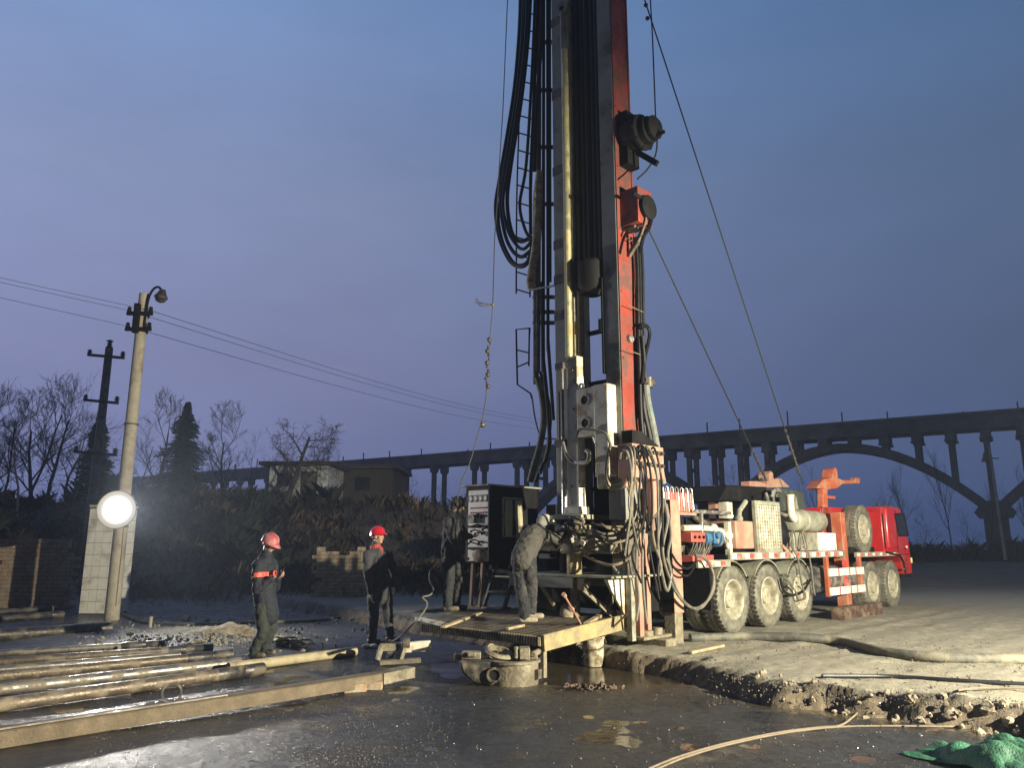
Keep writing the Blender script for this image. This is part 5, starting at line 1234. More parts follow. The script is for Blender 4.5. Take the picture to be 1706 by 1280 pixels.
# ------------------------------------------------------------------ trees
def bare_tree_meshes(seed, h, spread=.5, twigs=3, trunk_r=.16, upright=.5, first=.25, k0=(6,8), k1=(4,6)):
    rnd = random.Random(seed); tr = MB(); cr = MB()
    def branch(p, d, L, r, depth, mb):
        n_ = 4; pts = [p]; rs = [r]; q = p; dd_ = d
        for i in range(n_):
            dd_ = (dd_ + Vector((rnd.gauss(0,.13), rnd.gauss(0,.13), rnd.gauss(0,.06)+.05*upright))).normalized(); q = q+dd_*L/n_; pts.append(q); rs.append(r*(1-.62*(i+1)/n_))
        mb.tube(pts, rs, 6 if depth == 0 else (4 if depth < 2 else 3), cap=False)
        if depth >= twigs+1 or L < .18: return
        k = rnd.randint(*k0) if depth < 2 else rnd.randint(*k1)
        for i in range(k):
            f_ = (first if depth == 0 else .2)+(1-(first if depth == 0 else .2))*(i+rnd.random()*.8)/k
            f_ = min(f_, .99); x = f_*n_; i0 = min(int(x), n_-1); pp = pts[i0].lerp(pts[i0+1], x-i0); rr = rs[i0]+(rs[i0+1]-rs[i0])*(x-i0)
            a = rnd.uniform(0, 2*math.pi); u = dd_.orthogonal().normalized(); u = Matrix.Rotation(a, 3, dd_) @ u
            nd = (dd_*(1-spread*rnd.uniform(.6,1.1)) + u*spread*1.15 + Vector((0,0,upright*.35))).normalized()
            branch(pp, nd, L*rnd.uniform(.40,.66)*(1.15-.35*f_), max(rr*.58,.011), depth+1, cr)
    branch(Vector((0,0,-.3)), Vector((rnd.gauss(0,.05), rnd.gauss(0,.05), 1)).normalized(), h*.72, trunk_r, 0, tr)
    return tr, cr
protos = {}
def tree(kind, px, pyt, Y, label, group=None, rz=0, wide=1.0):
    tp = P(px, pyt, Y); z0 = gz(tp.x, Y)
    if kind not in protos:
        a = dict(vase=(1,8,.50,3,.13,.75,.22), tall=(2,10,.42,2,.12,.6,.3,(6,8),(3,5)), broad=(5,7,.75,3,.20,.2,.32), slim=(8,9,.36,2,.08,.6,.35,(5,6),(3,4)), scrub=(12,7,.55,2,.06,.55,.06,(6,8),(4,6)))[kind]
        protos[kind] = bare_tree_meshes(*a); tr, cr = protos[kind]
        zt = max(v[2] for v in cr.v); protos[kind] = (tr.build('trunk', m_bark), cr.build('crown', m_twig, fix=False), zt)
        t_, c_ = protos[kind][:2]
    else:
        t_ = protos[kind][0].copy(); c_ = protos[kind][1].copy(); COL.objects.link(t_); COL.objects.link(c_)
    o = empty('bare_tree', (tp.x, Y, z0), label, 'tree', group, rz); s_ = (tp.z-z0)/protos[kind][2]
    o.scale = (s_*wide, s_*wide, s_); t_.parent = o; c_.parent = o
    return o
GL = 'bare trees at the left edge'
tree('scrub', 8, 690, 30, 'low bare thicket tree cut by the left edge', GL, .3, 1.3)
tree('tall', 30, 632, 33, 'bare tree at far left standing behind the thicket tree', GL, 1.2, 1.0)
tree('slim', 72, 590, 31, 'tallest thin bare tree at left with one straight leader', GL, .4, 1.2)
tree('vase', 105, 618, 34, 'bare tree with wide forked limbs left of the power pole', GL, 2.2, 1.0)
tree('scrub', 140, 655, 32, 'bare bushy tree nearest the power pole on its left', GL, 4.0, 1.0)
tree('scrub', 55, 655, 29, 'bare many stemmed bush in front of the tallest thin tree', GL, 5.0, 1.3)
tree('vase', 20, 640, 38, 'dim bare tree farthest back at the left edge', GL, 5.1, 1.1)
tree('vase', 78, 640, 37, 'dim bare tree behind the wide forked tree', GL, 3.9, 1.2)
tree('tall', 128, 690, 36, 'short bare tree in the gap beside the narrow conifer', GL, 2.9, 1.5)
GM = 'bare trees on the embankment'
tree('vase', 272, 645, 38, 'bare upright tree just left of the small conifer', GM, .9, .95)
tree('vase', 384, 662, 40, 'rounded bare tree standing alone right of the conifer', GM, 3.3, 1.05)
tree('scrub', 425, 712, 41, 'small bare tree between the rounded tree and the spreading tree', GM, 1.0, .8)
tree('broad', 482, 686, 31, 'spreading bare tree with crooked trunk beside the white shed', GM, 2.75, 1.0)
tree('scrub', 245, 690, 36, 'faint bare bush right behind the lamp pole', GM, 2.0, 1.0)
for i, (px, py, Y) in enumerate(((330,735,33),(560,742,37),(610,800,30),(690,790,33),(390,800,27),(525,835,26),(650,850,26),(300,820,26),(735,800,34),(455,760,36))):
    tree('scrub', px, py, Y, 'small bare thorn bush growing on the brushy slope behind the men', 'thorn bushes on the slope', i*1.7, 1.25)
GR = 'slender bare trees seen through the bridge'
for i, (px, py, Y, kd, lab) in enumerate(((1188,775,52,'scrub','bare tree under the bridge next to the red cylinders'),(1215,765,56,'scrub','bare tree under the bridge left of the mast rests'),(1374,765,50,'slim','slim bare tree rising behind the red mast rest'),(1492,760,52,'tall','slim tree above the spare wheel under the arch'),
        (1565,735,55,'tall','tall slender tree under the right half of the arch'),(1630,790,54,'slim','slim bare tree just left of the leaning post'),(1692,770,52,'tall','bare tree cut by the right edge of the picture'),(1530,840,48,'scrub','low bare bush just right of the truck cab'),(1600,845,50,'scrub','low bare bush between the cab and the arch pier'),(1460,800,58,'slim','thin far tree left of the cab roof'))):
    tree(kd, px, py, Y, lab, GR, i*1.1, .62 if kd == 'tall' else .9)
def conifer(px, pyt, Y, rad, label, seed):
    tp = P(px, pyt, Y); z0 = gz(tp.x, Y); h = tp.z-z0; rnd = random.Random(seed)
    o = empty('conifer_tree', (tp.x, Y, z0), label, 'tree', 'conifers on the left')
    MB().tube([(0,0,-.3),(0,0,h*.6),(0,0,h*.97)], [.16,.08,.02], 7).build('trunk', m_bark, o)
    b = MB(); n_ = 620
    for i in range(n_):
        f_ = (i/n_)**.8; z = h*(.10+.90*f_); R_ = rad*(1-f_)**.95*rnd.uniform(.5,1.15)*(1+.25*math.sin(z*5)); a = rnd.uniform(0,6.283)
        d = Vector((math.cos(a), math.sin(a), 0)); p0 = Vector((0,0,z+.15)); tip = p0+d*max(R_,.03)+Vector((0,0,-.28*R_+.1))
        s_ = d.cross(Vector((0,0,1)))
        for k in range(7):
            u = (k+.6)/7; c = p0.lerp(tip, u); w = (.16+.20*(1-u))*min(1, .15+R_)
            for sg in (-1, 1):
                e_ = c+s_*sg*w*rnd.uniform(.7,1.3)+d*.14+Vector((0,0,rnd.uniform(-.12,.04)))
                b.add([c-d*.04, c+d*.06+Vector((0,0,.03)), e_], [(0,1,2)])
        b.add([p0, tip, p0+Vector((0,0,-.05))], [(0,1,2)])
    b.build('crown', m_conif, o, fix=False)
conifer(313, 678, 37, 1.75, 'small dark conifer among the bare trees right of the lamp pole', 3)
conifer(168, 695, 31, .85, 'narrow dark conifer directly behind the power pole', 4)
# ------------------------------------------------------------------ undergrowth (nobody could count it)
def blades(name, n_, clumps_, hgt, wid, mat, lean=.5, seed=1):
    rnd = random.Random(seed); b = MB(); cw = [c[2]**2 for c in clumps_]
    for i in range(n_):
        c = rnd.choices(clumps_, cw)[0]; a0 = rnd.uniform(0,6.283); rr = c[2]*abs(rnd.gauss(0,.55)); x, y = c[0]+math.cos(a0)*rr, c[1]+math.sin(a0)*rr*.7; z = gz_cache(x, y)
        h = hgt*c[3]*rnd.uniform(.35,1.2)*(1.15-.5*min(1,rr/c[2])); a = rnd.uniform(0,6.283); l = rnd.uniform(.1,lean)*h
        w = wid*rnd.uniform(.5,1.5); dx, dy = -math.sin(a)*w, math.cos(a)*w; bend = rnd.uniform(-.25,.25)*h
        m_ = (x+math.cos(a)*l*.35-math.sin(a)*bend*.4, y+math.sin(a)*l*.35, z+h*.6); t_ = (x+math.cos(a)*l-math.sin(a)*bend, y+math.sin(a)*l, z+h*(1-.25*rnd.random()))
        b.add([(x-dx,y-dy,z-.05),(x+dx,y+dy,z-.05),(m_[0]+dx*.7,m_[1]+dy*.7,m_[2]),t_,(m_[0]-dx*.7,m_[1]-dy*.7,m_[2])], [(0,1,2,3,4)])
        if i % 3 == 0:      # a side twig
            a2 = a+rnd.choice((-1,1))*rnd.uniform(.6,1.4); q = (m_[0]+math.cos(a2)*h*.3, m_[1]+math.sin(a2)*h*.3, m_[2]+h*.28)
            b.add([(m_[0],m_[1],m_[2]-w*2), q, (m_[0],m_[1],m_[2]+w*2)], [(0,1,2)])
    o = b.build(name, mat, fix=False); o['kind'] = 'stuff'; return o
_hx = np.linspace(-45, 60, 421); _hy = np.linspace(18, 62, 177); _HX, _HY = np.meshgrid(_hx, _hy); _HZ = height(_HX, _HY)
def gz_cache(x, y):
    i = int(round((x+45)/.25)); k = int(round((y-18)/.25))
    if 0 <= i < 421 and 0 <= k < 177: return float(_HZ[k, i])
    return gz(x, y)
rc = random.Random(77)
cl1 = [(rc.uniform(-18,3), rc.uniform(22.5,33), rc.uniform(.6,2.6), rc.uniform(.5,1.6)) for _ in range(190)]
blades('dry_brush', 36000, cl1, .42, .0045, m_brush, .8, 2)
cl2 = [(rc.uniform(-30,-6), rc.uniform(25,34), rc.uniform(.5,1.8), rc.uniform(.5,1.5)) for _ in range(80)]
blades('dark_undergrowth', 24000, cl2, .7, .007, m_dkbush, .9, 3)
cl3 = [(rc.uniform(13,60), rc.uniform(46,60), rc.uniform(.8,2.4), rc.uniform(.5,1.6)) for _ in range(90)]
blades('far_scrub', 12000, cl3, .9, .02, m_dkbush, .7, 4)

# ------------------------------------------------------------------ pipes and timber on the ground
def pipe(a, b_, r, label, mat, group='drill pipes lying on the ground', name='drill_pipe', coupling=None, z=None, hollow=True, cat='pipe'):
    A_ = G(a[0], a[1], r if z is None else z); B_ = G(b_[0], b_[1], r if z is None else z); c = (A_+B_)/2; d = (B_-A_)
    o = empty(name, (c.x, c.y, c.z-r), label, cat, group); up_ = Vector((0,0,r)); L = d.length; u = d.normalized()
    mb = MB(); h_ = L/2
    mb.lathe([(r*.001,-h_),(r,-h_),(r,0),(r,h_),(r*.72,h_),(r*.72,h_-.25),(.001,h_-.25)], up_, u, 22); mb.build('tube', mat, o)
    if coupling:
        r2 = r*coupling; mb = MB(); mb.lathe([(r*1.001,h_-.62),(r2,h_-.55),(r2,h_-.28),(r2*.96,h_-.275),(r2*.96,h_-.25),(r2,h_-.245),(r2,h_+.02),(r*.75,h_+.02),(r*.75,h_-.1)], up_, u, 22); mb.build('coupling', m_dsteel, o)
    return o
m_shine = M('worn_pipe_steel', (.30,.275,.235), .32, .75, .3, 5, .2, 50, (.20,.16,.11), .45, 4)
m_brpipe = M('brown_muddy_pipe', (.15,.118,.085), .38, .4, .3, 5, .3, 40, (.28,.23,.16), .4, 4)
pipe((-150,1068),(183,1047), 0.1075, 'thick dark casing pipe with a heavy collar, farthest of the big pipes', m_dsteel, coupling=1.12)
pipe((-150,1043),(104,1024), 0.0645, 'dark thin pipe lying behind the thick casing pipe', m_dsteel, coupling=1.2)
pipe((-150,1030),(92,1014), 0.0645, 'dark thin pipe farthest back on the left, below the brick wall', m_dsteel, coupling=1.2)
pipe((-200,1101),(272,1073), 0.0473, 'thin shiny pipe nearest the gravel heap', m_shine, coupling=1.25)
pipe((-200,1116),(352,1080), 0.0559, 'thin pipe with brown collar end beside the gravel heap', m_brpipe, coupling=1.15)
pipe((-200,1133),(300,1092), 0.0516, 'narrow shiny pipe half hidden between two brown pipes', m_shine)
pipe((-200,1146),(384,1091), 0.0619, 'brown collared pipe ending at the feet of the man with phone', m_brpipe, coupling=1.15)
pipe((-200,1172),(400,1104), 0.0645, 'bright steel pipe lying beside the nearest brown pipe', m_shine)
pipe((-200,1203),(436,1115), 0.0705, 'nearest brown pipe, in front of the bright steel pipe', m_brpipe, coupling=1.08)
pipe((380,1113),(592,1086), 0.0645, 'pale clay coloured pipe pointing at the man with bright red hat', M('pale_clay_pipe', (.42,.36,.22), .7, 0, .15, 5, .2, 40, (.25,.2,.13), .35, 4))
# long channel beam in front
def beam(pts, w, h, z, name, label, mat, cat, group=None, bev=.01):
    A_, B_ = G(*pts[0], z+h/2), G(*pts[1], z+h/2); mb = MB().bar(A_, B_, w, h); return thing(mb, name, mat, label, cat, group, bev)
A_, B_ = G(-150,1240,.16), G(648,1119,.16); c = (A_+B_)/2
bo = empty('steel_beam', (c.x,c.y,.0), 'long muddy channel beam lying across the left foreground', 'beam')
b = MB(); u = (B_-A_).normalized(); sd = Vector((u.y,-u.x,0)); 
for off, zz, w_, h_ in ((0,.16,.16,.02),(.07,.10,.02,.14),(-.07,.10,.02,.14)): b.bar(A_-c+Vector((0,0,zz))+sd*off, B_-c+Vector((0,0,zz))+sd*off, w_, h_)
b.build('channel', m_wood2, bo, .004)
b = MB(); b.bar(A_-c+Vector((0,0,.178))+sd*.06, (A_*.45+B_*.55)-c+Vector((0,0,.178))+sd*.06, .012,.012); b.build('shiny_edge_strip', m_shine, bo)  # thin shiny strip along part of the beam's upper edge
b = MB(); b.bar(B_-c+Vector((0,0,.10))-u*.15, B_-c+u*.32+Vector((0,0,.12)), .20,.12); b.build('end_plate', m_muddy, bo)
for i, (px, py) in enumerate(((598,1140),(618,1150),(590,1154))):
    g_ = GG(px, py); mb = MB().obox(g_+Vector((0,0,.045+.0*i)), (.13,.06,.045), Matrix.Rotation(.3*i-.2,3,'Z')); thing(mb, 'brick', m_brick, ('broken brick propping the channel beam, upper one','muddy brick lying flat at the right of the beam prop','dark brick under the left of the beam prop')[i], 'brick', 'bricks under the channel beam', .012)
# welded frame near the middle
g_ = GG(665,1108); fo = empty('steel_frame', g_, 'small muddy welded steel frame with a bright end plate lying past the channel beam', 'steel frame')
b = MB(); b.bar((-.28,.05,.22),(.12,.12,.22),.10,.10); b.bar((-.30,.0,.06),(-.25,.02,.25),.08,.06); b.bar((.0,-.05,.05),(.05,.0,.22),.10,.06); b.build('frame', m_muddy, fo, .008)
MB().bar((.02,.02,.22),(.42,.10,.24),.08,.14).build('end_plate', m_white, fo, .008)
b = MB(); b.lathe([(.05,-.05),(.085,-.05),(.085,.05),(.05,.05)], (.08,.05,.28), (1,.2,0), 16, True); b.lathe([(.04,-.04),(.07,-.04),(.07,.04),(.04,.04)], (-.15,.1,.14), (1,.3,0), 16, True); b.build('ring', m_dsteel, fo)
b = MB(); b.bar((-.25,-.12,.04),(.3,-.02,.06),.12,.06); b.build('skid', m_muddy, fo, .01)
# pale rags and gloves left of the second man
for i, (px, py, s_, lab) in enumerate(((640,1074,.13,'pale yellow rag lying by the boots of the grey overall man'),(618,1080,.1,'white rag on the ground in front of the grey overall man'))):
    g_ = GG(px, py); b = MB(); rnd = random.Random(i)
    for k in range(7): b.ball(g_+Vector((rnd.uniform(-1,1)*s_, rnd.uniform(-.6,.6)*s_, .03)), .05, (1.3,.8,.6), n=10, m=8)
    v = b; me = fuse(b, 'rag', m_canvas if i == 0 else m_glove, None, .014, 2, .02); me['label'] = lab; me['category'] = 'rag'; me['group'] = 'rags on the ground'
# drill elevator / bowl in the middle foreground
g_ = G(848,1132,0); g_ = Vector((-.06, 9.78, gz(-.06, 9.78)-.02)); el_ = empty('slip_bowl', g_, 'heavy dark steel slip bowl with jaws standing on the wet ground', 'drilling tool')
b = MB(); b.lathe([(.22,0),(.30,.0),(.33,.03),(.33,.30),(.36,.31),(.36,.345),(.24,.345),(.22,.30)], (.08,0,0), n=36, closed=True); b.build('drum', m_muddy, el_)
b = MB(); b.prism([(-.62,.35),(-.57,.19),(-.42,.06),(-.14,.03),(-.14,.35)], 'y', -.24, .22); b.build('hopper', m_dsteel, el_, .03)
b = MB(); b.lathe([(.07,-.03),(.10,-.03),(.10,.03),(.07,.03)], (-.16,-.27,.18), (0,-1,0), 20, True); b.build('eye', m_dsteel, el_)
MB().cyl((-.16,-.26,.18),(-.16,-.275,.18),.07,n=20).build('eye_hole_disc', m_black, el_)  # dark disc standing in for the shade within the eye
b = MB(); b.lathe([(.14,-.035),(.17,-.03),(.20,0),(.17,.03),(.14,.035)], (-.10,.02,.42), (.25,-.25,1), 26, True); b.lathe([(.10,-.03),(.13,-.03),(.13,.03),(.10,.03)], (-.20,.1,.40), (.8,-.5,.4), 20, True); b.build('jaw_ring', m_muddy, el_)
b = MB(); b.box(.16,.30,-.14,.10,.348,.50); b.box(.30,.40,-.1,.08,.348,.44); b.cyl((.34,-.12,.42),(.42,.14,.42),.04,n=10); b.cyl((.12,-.1,.36),(.12,-.1,.52),.03,n=10); b.build('jaw_block', m_muddy, el_, .012)
b = MB(); b.box(-.60,-.34,-.12,.10,.352,.44); b.box(-.70,-.58,-.06,.06,.33,.41); b.cyl((-.52,-.14,.42),(-.40,-.14,.42),.035,n=10); b.build('hinge_block', m_muddy, el_, .015)
b = MB(); b.obox((.38,-.14,.17),(.06,.05,.06),Matrix.Rotation(-.5,3,'Z')); b.build('lug', m_dsteel, el_, .008)
el_.scale = (.92,.92,.88)
# bucket and tools
g_ = GG(989,1110); bu = empty('bucket', g_, 'mud splashed pale bucket standing in the brown puddle', 'bucket')
MB().lathe([(.001,.0),(.125,.0),(.135,.015),(.150,.36),(.160,.362),(.160,.39),(.145,.392),(.14,.36),(.122,.03),(.001,.03)], (0,0,0), n=30).build('pail', M('splashed_bucket', (.50,.46,.33), .6, 0, .1, 4, .2, 40, (.16,.12,.07), .5, 9), bu)
MB().tube([(-.155,0,.37),(-.17,-.05,.30),(-.08,-.16,.24),(.08,-.16,.24),(.17,-.05,.30),(.155,0,.37)], .005, 6, smooth=5).build('bail', m_dsteel, bu)
b = MB(); p0 = g_+Vector((-.02,0,.30)); p1_ = P(941,994,10.25); b.tube([p0, p1_], .014, 8); b.tube([p1_, p1_+(p1_-p0).normalized()*.05], .03, 8)
thing(b, 'shovel_handle', m_pink, 'reddish tool handle leaning from the bucket towards the worker', 'tool handle')
b = MB(); p0 = g_+Vector((.10,.0,.34)); b.tube([p0, P(1044,1024,10.85)], .014, 8); b.tube([p0+Vector((-.02,0,-.1)), p0], .022, 8); thing(b, 'stick', m_wood2, 'muddy stick leaning from the bucket to the platform beam', 'stick')
# rusty chain heap
g_ = GG(984,1150); b = MB(); rnd = random.Random(4)
for i in range(40):
    x = rnd.gauss(0,.13); c = g_+Vector((x, rnd.gauss(0,.05), .02+.05*rnd.random()*(1-abs(x)*2)))
    b.lathe([(.018,-.006),(.030,-.006),(.030,.006),(.018,.006)], c, (rnd.gauss(0,1),rnd.gauss(0,1),rnd.gauss(0,1)), 10, True)
b.bar(g_+Vector((-.3,0,.03)), g_+Vector((-.14,.02,.06)), .02,.02); b.bar(g_+Vector((.15,0,.03)), g_+Vector((.3,-.02,.03)), .03,.03)
thing(b, 'chain', m_rust, 'small heap of rusty chain lying in the puddle', 'chain')
# timber block below the mast, steel beam under the truck
a0 = LY(1112,1078,-1.30); b = MB().box(-2.06, -1.79, -1.30, .35, -.22, .10); b.v = [tuple(RIG_M @ Vector(v)) for v in b.v]
thing(b, 'timber_block', m_muddy, 'thick muddy block under the tail of the rig beside the outrigger foot', 'block', None, .015)
b = MB().box(3.55, 5.55, -1.62, -1.35, -.03, .22); b.v = [tuple(RIG_M @ Vector(v)) for v in b.v]
thing(b, 'rusty_beam', m_rust, 'short rusty steel beam on the dirt below the side ladder of the truck', 'beam', None, .012)
# planks
def plank(p0, p1, w, t, label, z0=None, mat=None, grp='loose planks'):
    a = GG(*p0) if z0 is None else G(*p0, z0); e_ = GG(*p1) if z0 is None else G(*p1, z0); mb = MB().bar(a+Vector((0,0,t/2+.012)), e_+Vector((0,0,t/2+.012)), w, t); thing(mb, 'plank', mat or m_wood, label, 'plank', grp, .004)
plank((697,1035),(742,1046), .12,.04, 'pale plank end sticking out left of the work platform', .50, m_white)
plank((738,1049),(800,1025), .07,.03, 'pale plank lying across the left corner of the platform', .555)
plank((845,1052),(872,1046), .05,.03, 'short pale batten near the shoes of the leaning man', .55)
plank((1150,1092),(1205,1080), .05,.035, 'narrow stick lying in straw at the outrigger foot')
plank((300,1078),(352,1067), .10,.02, 'thin board lying on the gravel heap behind the pipes')
# hoses and cables on the ground
def ground_line(pts, r, label, mat, cat, name, group=None, lift=0, n=8):
    q = [GG(p[0],p[1])+Vector((0,0,r*.85+lift+(p[2] if len(p) > 2 else 0))) for p in pts]
    thing(MB().tube(q, r, n, smooth=7), name, mat, label, cat, group)
ground_line([(1150,1070),(1250,1067),(1340,1069),(1400,1076),(1450,1089),(1500,1098),(1580,1104),(1720,1107),(1900,1106),(2100,1098)], .062, 'thick pale suction hose curving over the dirt beside the truck', m_suction, 'hose', 'suction_hose', n=14)
ground_line([(1370,1130),(1480,1131),(1600,1138),(1740,1146),(1950,1158)], .022, 'thin dark tube lying straight near the edge of the bank', m_rubber, 'hose', 'dark_tube')  # thin black tube laid along the edge as a dark streak
ground_line([(1080,1284),(1130,1264),(1190,1246),(1250,1232),(1310,1221),(1370,1214),(1400,1211),(1422,1196),(1445,1174)], .0095, 'tan cable running from the bottom edge and bending up to the bank', m_cable, 'cable', 'ground_cable', 'cables on the wet ground')
ground_line([(1090,1286),(1140,1265),(1210,1244),(1300,1225),(1390,1214),(1480,1212),(1590,1213),(1740,1213),(1900,1218)], .009, 'tan cable running along the wet ground to the right edge', m_cable, 'cable', 'ground_cable', 'cables on the wet ground')
ground_line([(1556,1192),(1572,1172),(1592,1158),(1640,1152),(1740,1154)], .010, 'tan cable climbing over the broken rocks at the right', m_cable, 'cable', 'ground_cable', 'cables on the wet ground', .02)
ground_line([(196,1022),(222,1034),(250,1041),(330,1043),(430,1040),(520,1037),(610,1028),(690,1022),(760,1018)], .035, 'grey hose lying along the back of the gravel heap', m_suction, 'hose', 'grey_hose')
q = [P(735,938,12.5), P(718,950,12.4), P(716,968,12.3), P(723,983,12.2), P(716,992,12.1), P(704,996,12.0), P(712,1006,12.0), P(706,1020,11.9), P(690,1038,11.8), P(668,1060,11.8), GG(650,1074)+Vector((0,0,.02))]
thing(MB().tube(q, .013, 7, smooth=6), 'air_hose', m_hose, 'thin grey hose looping down from the man at the control panel', 'hose')
ground_line([(444,1071),(470,1071),(500,1072)], .035, 'short pale pipe stub behind the man with phone', m_white, 'pipe', 'pipe_stub')
def pos_sheet(cx, cy, w, d, h, name, label, mat, cat, seed, nx_=34, ny_=22, kind=None):
    g_ = GG(cx, cy); vs = []; fs = []
    for j_ in range(ny_):
        for i in range(nx_):
            u, v = i/(nx_-1)*2-1, j_/(ny_-1)*2-1; x = u*w/2*(1+.18*math.sin(v*3+seed)); y = v*d/2*(1+.15*math.sin(u*4+seed*2))
            n_ = 1.6*abs(float(fbm(np.array([x*4.2+seed*3.1+y*1.5]), np.array([y*3.2]), seed, 4)[0]))
            z = h*max(0, 1-(u*u+v*v)**1.2)**.7*(.62+.5*math.sin(u*2.1+seed))+.55*h*n_*(1.25-u*u)
            vs.append((x, y, gz_near(g_.x+x, g_.y+y)-g_.z+max(.006, z)))
    for j_ in range(ny_-1):
        for i in range(nx_-1): a = j_*nx_+i; fs.append((a, a+1, a+nx_+1, a+nx_))
    b = MB().add(vs, fs); o = b.build(name, mat, None, smooth=80, loc=g_)
    sol = o.modifiers.new('solid', 'SOLIDIFY'); sol.thickness = .006
    sb_ = o.modifiers.new('sub', 'SUBSURF'); sb_.levels = 1; sb_.render_levels = 1
    tag(o, label, cat); return o
pos_sheet(392, 1056, 1.35, .5, .14, 'canvas_sheet', 'crumpled beige canvas lying on the gravel heap', m_canvas, 'canvas', 2)
pos_sheet(1775, 1285, 1.7, .9, .42, 'green_tarp', 'crumpled green net tarp heaped in the bottom right corner', m_tarp, 'tarp', 5, 96, 56)
b = MB(); g_ = GG(250,1046); b.tube([g_-Vector((0,0,.1)), g_+Vector((0,0,.20))], .035, 10); b.tube([g_+Vector((0,0,.17)), g_+Vector((0,0,.205))], .04, 10); thing(b, 'peg', m_conc, 'short pale peg standing in the gravel heap', 'peg')
b = MB(); g_ = GG(285,1172); b.lathe([(.085,-.01),(.105,-.01),(.105,.01),(.085,.01)], g_+Vector((0,0,.10)), (.3,-1,.2), 20, True); thing(b, 'ring', m_steel, 'thin steel ring standing behind the channel beam', 'ring')
for i, (px, py, lab) in enumerate(((495,1090,'coil of dark cable heaped beside the pale clay pipe'),(470,1086,'coil of dark cable beside the left boot of the man with phone'))):
    g_ = GG(px, py-8); b = MB()
    for k in range(5): b.lathe([(.10+.02*k,-.012),(.125+.02*k,-.012),(.125+.02*k,.012),(.10+.02*k,.012)], g_+Vector((.02*k,0,.03+.02*k)), (.2*math.sin(k*2),.2*math.cos(k*3),1), 20, True)
    thing(b, 'cable_coil', m_rubber, lab, 'cable', 'dark cable coils')
# ------------------------------------------------------------------ rocks and gravel
def rock_mb(b, c, s, rnd):
    n0 = len(b.v); b.ball((0,0,0), s, (1,rnd.uniform(.7,1),rnd.uniform(.55,.85)), Euler((rnd.random()*6,rnd.random()*6,rnd.random()*6)).to_matrix(), 7, 5)
    sd = [Vector((rnd.gauss(0,1),rnd.gauss(0,1),rnd.gauss(0,1))).normalized() for _ in range(8)]
    for i in range(n0, len(b.v)):
        v = Vector(b.v[i])
        for q in sd:
            e_ = v.dot(q)-s*.52
            if e_ > 0: v -= q*e_
        v += Vector((rnd.gauss(0,s*.05),rnd.gauss(0,s*.05),rnd.gauss(0,s*.05))); b.v[i] = tuple(v+Vector(c))
rnd = random.Random(17)
ed_ = [Vector((e_[0], e_[1], 0)) for e_ in EDGE[0:5]]
for i in range(64):
    u_ = rnd.random()**.8*(len(ed_)-1.001); k_ = int(u_); q_ = ed_[k_].lerp(ed_[k_+1], u_-k_); d_ = (ed_[k_+1]-ed_[k_]).normalized(); sd_ = Vector((-d_.y, d_.x, 0))
    if sd_.x > 0: sd_ = -sd_
    s_ = rnd.uniform(.022,.085)*rnd.uniform(.6,1.1)*(1.2-.16*k_); q_ = q_+sd_*rnd.uniform(-.08,.22); b = MB(); rock_mb(b, (0,0,0), s_, rnd)
    tag(b.build('rock', m_rock, None, 0, 25, Vector((q_.x, q_.y, gz_near(q_.x, q_.y)+s_*.22))), 'broken pale rock in the crumbling edge of the bank at right', 'rock', 'rocks along the bank edge')
for i in range(26):
    px = rnd.uniform(1060,1400); py = 1100+(px-1060)*.14+rnd.uniform(-6,14); g_ = GG(px, py); s_ = rnd.uniform(.02,.06); b = MB(); rock_mb(b, (0,0,0), s_, rnd)
    tag(b.build('rock', m_rock, None, 0, 25, g_+Vector((0,0,s_*.3))), 'small clod or stone along the dark middle of the bank edge', 'rock', 'stones along the middle of the bank edge')
for i, (px, py, s_) in enumerate(((310,1036,.13),(345,1036,.07),(510,1022,.10),(545,1018,.07),(575,1028,.08),(590,1034,.09),(560,1036,.05),(598,1028,.06),(530,1040,.06),(420,1050,.05))):
    g_ = GG(px, py); b = MB(); rock_mb(b, (0,0,0), s_, rnd); tag(b.build('rock', m_rubble, None, 0, 25, g_+Vector((0,0,s_*.35))), 'pale lump of rubble at the back of the gravel heap', 'rock', 'rubble lumps behind the gravel heap')
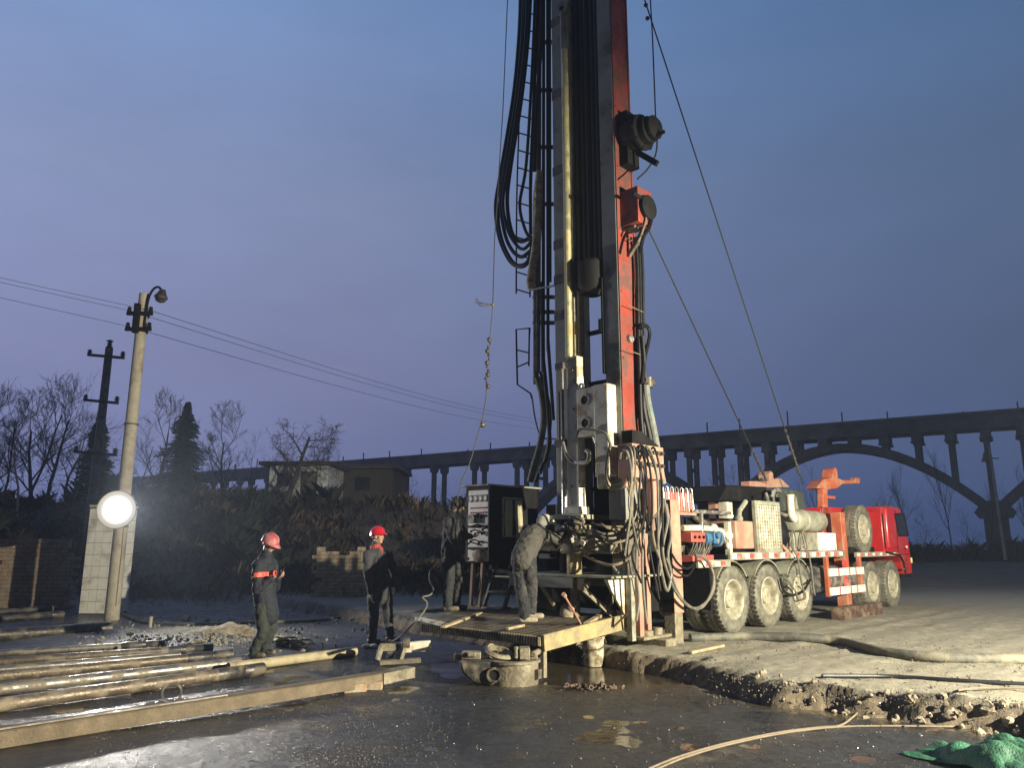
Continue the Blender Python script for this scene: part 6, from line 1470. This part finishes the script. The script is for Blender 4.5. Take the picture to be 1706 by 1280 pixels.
def scatter(name, n_, px0, px1, py0, py1, s0, s1, mat, seed, test=None):
    r_ = random.Random(seed); b = MB()
    T = [Vector(v).normalized() for v in ((1,1,1),(-1,-1,1),(-1,1,-1),(1,-1,-1))]
    O = [Vector(v) for v in ((1,0,0),(-1,0,0),(0,1,0),(0,-1,0),(0,0,1),(0,0,-1))]; OF = [(0,2,4),(2,1,4),(1,3,4),(3,0,4),(2,0,5),(1,2,5),(3,1,5),(0,3,5)]
    for i in range(n_):
        px, py = r_.uniform(px0,px1), r_.uniform(py0,py1)
        if test and not test(px, py, r_): continue
        p = G(px, py, 0); z = gz_near(p.x, p.y); p = G(px, py, z); s_ = s0+(s1-s0)*r_.random()**2.5
        mt = Euler((r_.random()*6,r_.random()*6,r_.random()*6)).to_matrix()
        b.add([p+Vector((0,0,s_*.3))+mt@Vector((v.x*s_*r_.uniform(.7,1.2),v.y*s_*r_.uniform(.7,1.2),v.z*s_*.8)) for v in O], OF)
    o = b.build(name, mat, fix=True, smooth=20); o['kind'] = 'stuff'
scatter('rubble_gravel', 4200, 130, 660, 1022, 1098, .008, .05, m_rubble, 1, lambda x, y, r_: r_.random() < math.exp(-(((x-330)/170)**2+((y-1058)/20)**2)))
scatter('wet_gravel', 11000, 150, 760, 1085, 1280, .0025, .009, m_gravel, 2, lambda x, y, r_: r_.random() < .25+.75*math.exp(-((x-540)/120)**2))
scatter('site_grit', 900, 780, 1700, 1060, 1280, .004, .012, m_gravel, 3)
scatter('straw_debris', 420, 1110, 1250, 1072, 1112, .005, .016, M('straw_mud', (.16,.115,.06), .9, 0, .4, 3, .3), 4, lambda x, y, r_: r_.random() < math.exp(-(((x-1180)/40)**2+((y-1090)/11)**2)))
scatter('dirt_crumbs', 1500, 1180, 1706, 1060, 1180, .004, .018, M('dirt_crumb', (.11,.09,.065), .95, 0, .35, 3, .3), 5)

# ------------------------------------------------------------------ thin damp air
hm = bpy.data.materials.new('damp_air'); hm.use_nodes = True; n = hm.node_tree.nodes; n.remove(n['Principled BSDF'])
pv = n.new('ShaderNodeVolumePrincipled'); pv.inputs['Color'].default_value = (.66,.78,1,1); pv.inputs['Density'].default_value = HAZE; pv.inputs['Anisotropy'].default_value = .55
hm.node_tree.links.new(pv.outputs[0], n['Material Output'].inputs['Volume'])
if HAZE > 0:
    hb = MB().box(-640, 640, -60, 640, -4, 24).build('haze', hm); hb['kind'] = 'stuff'
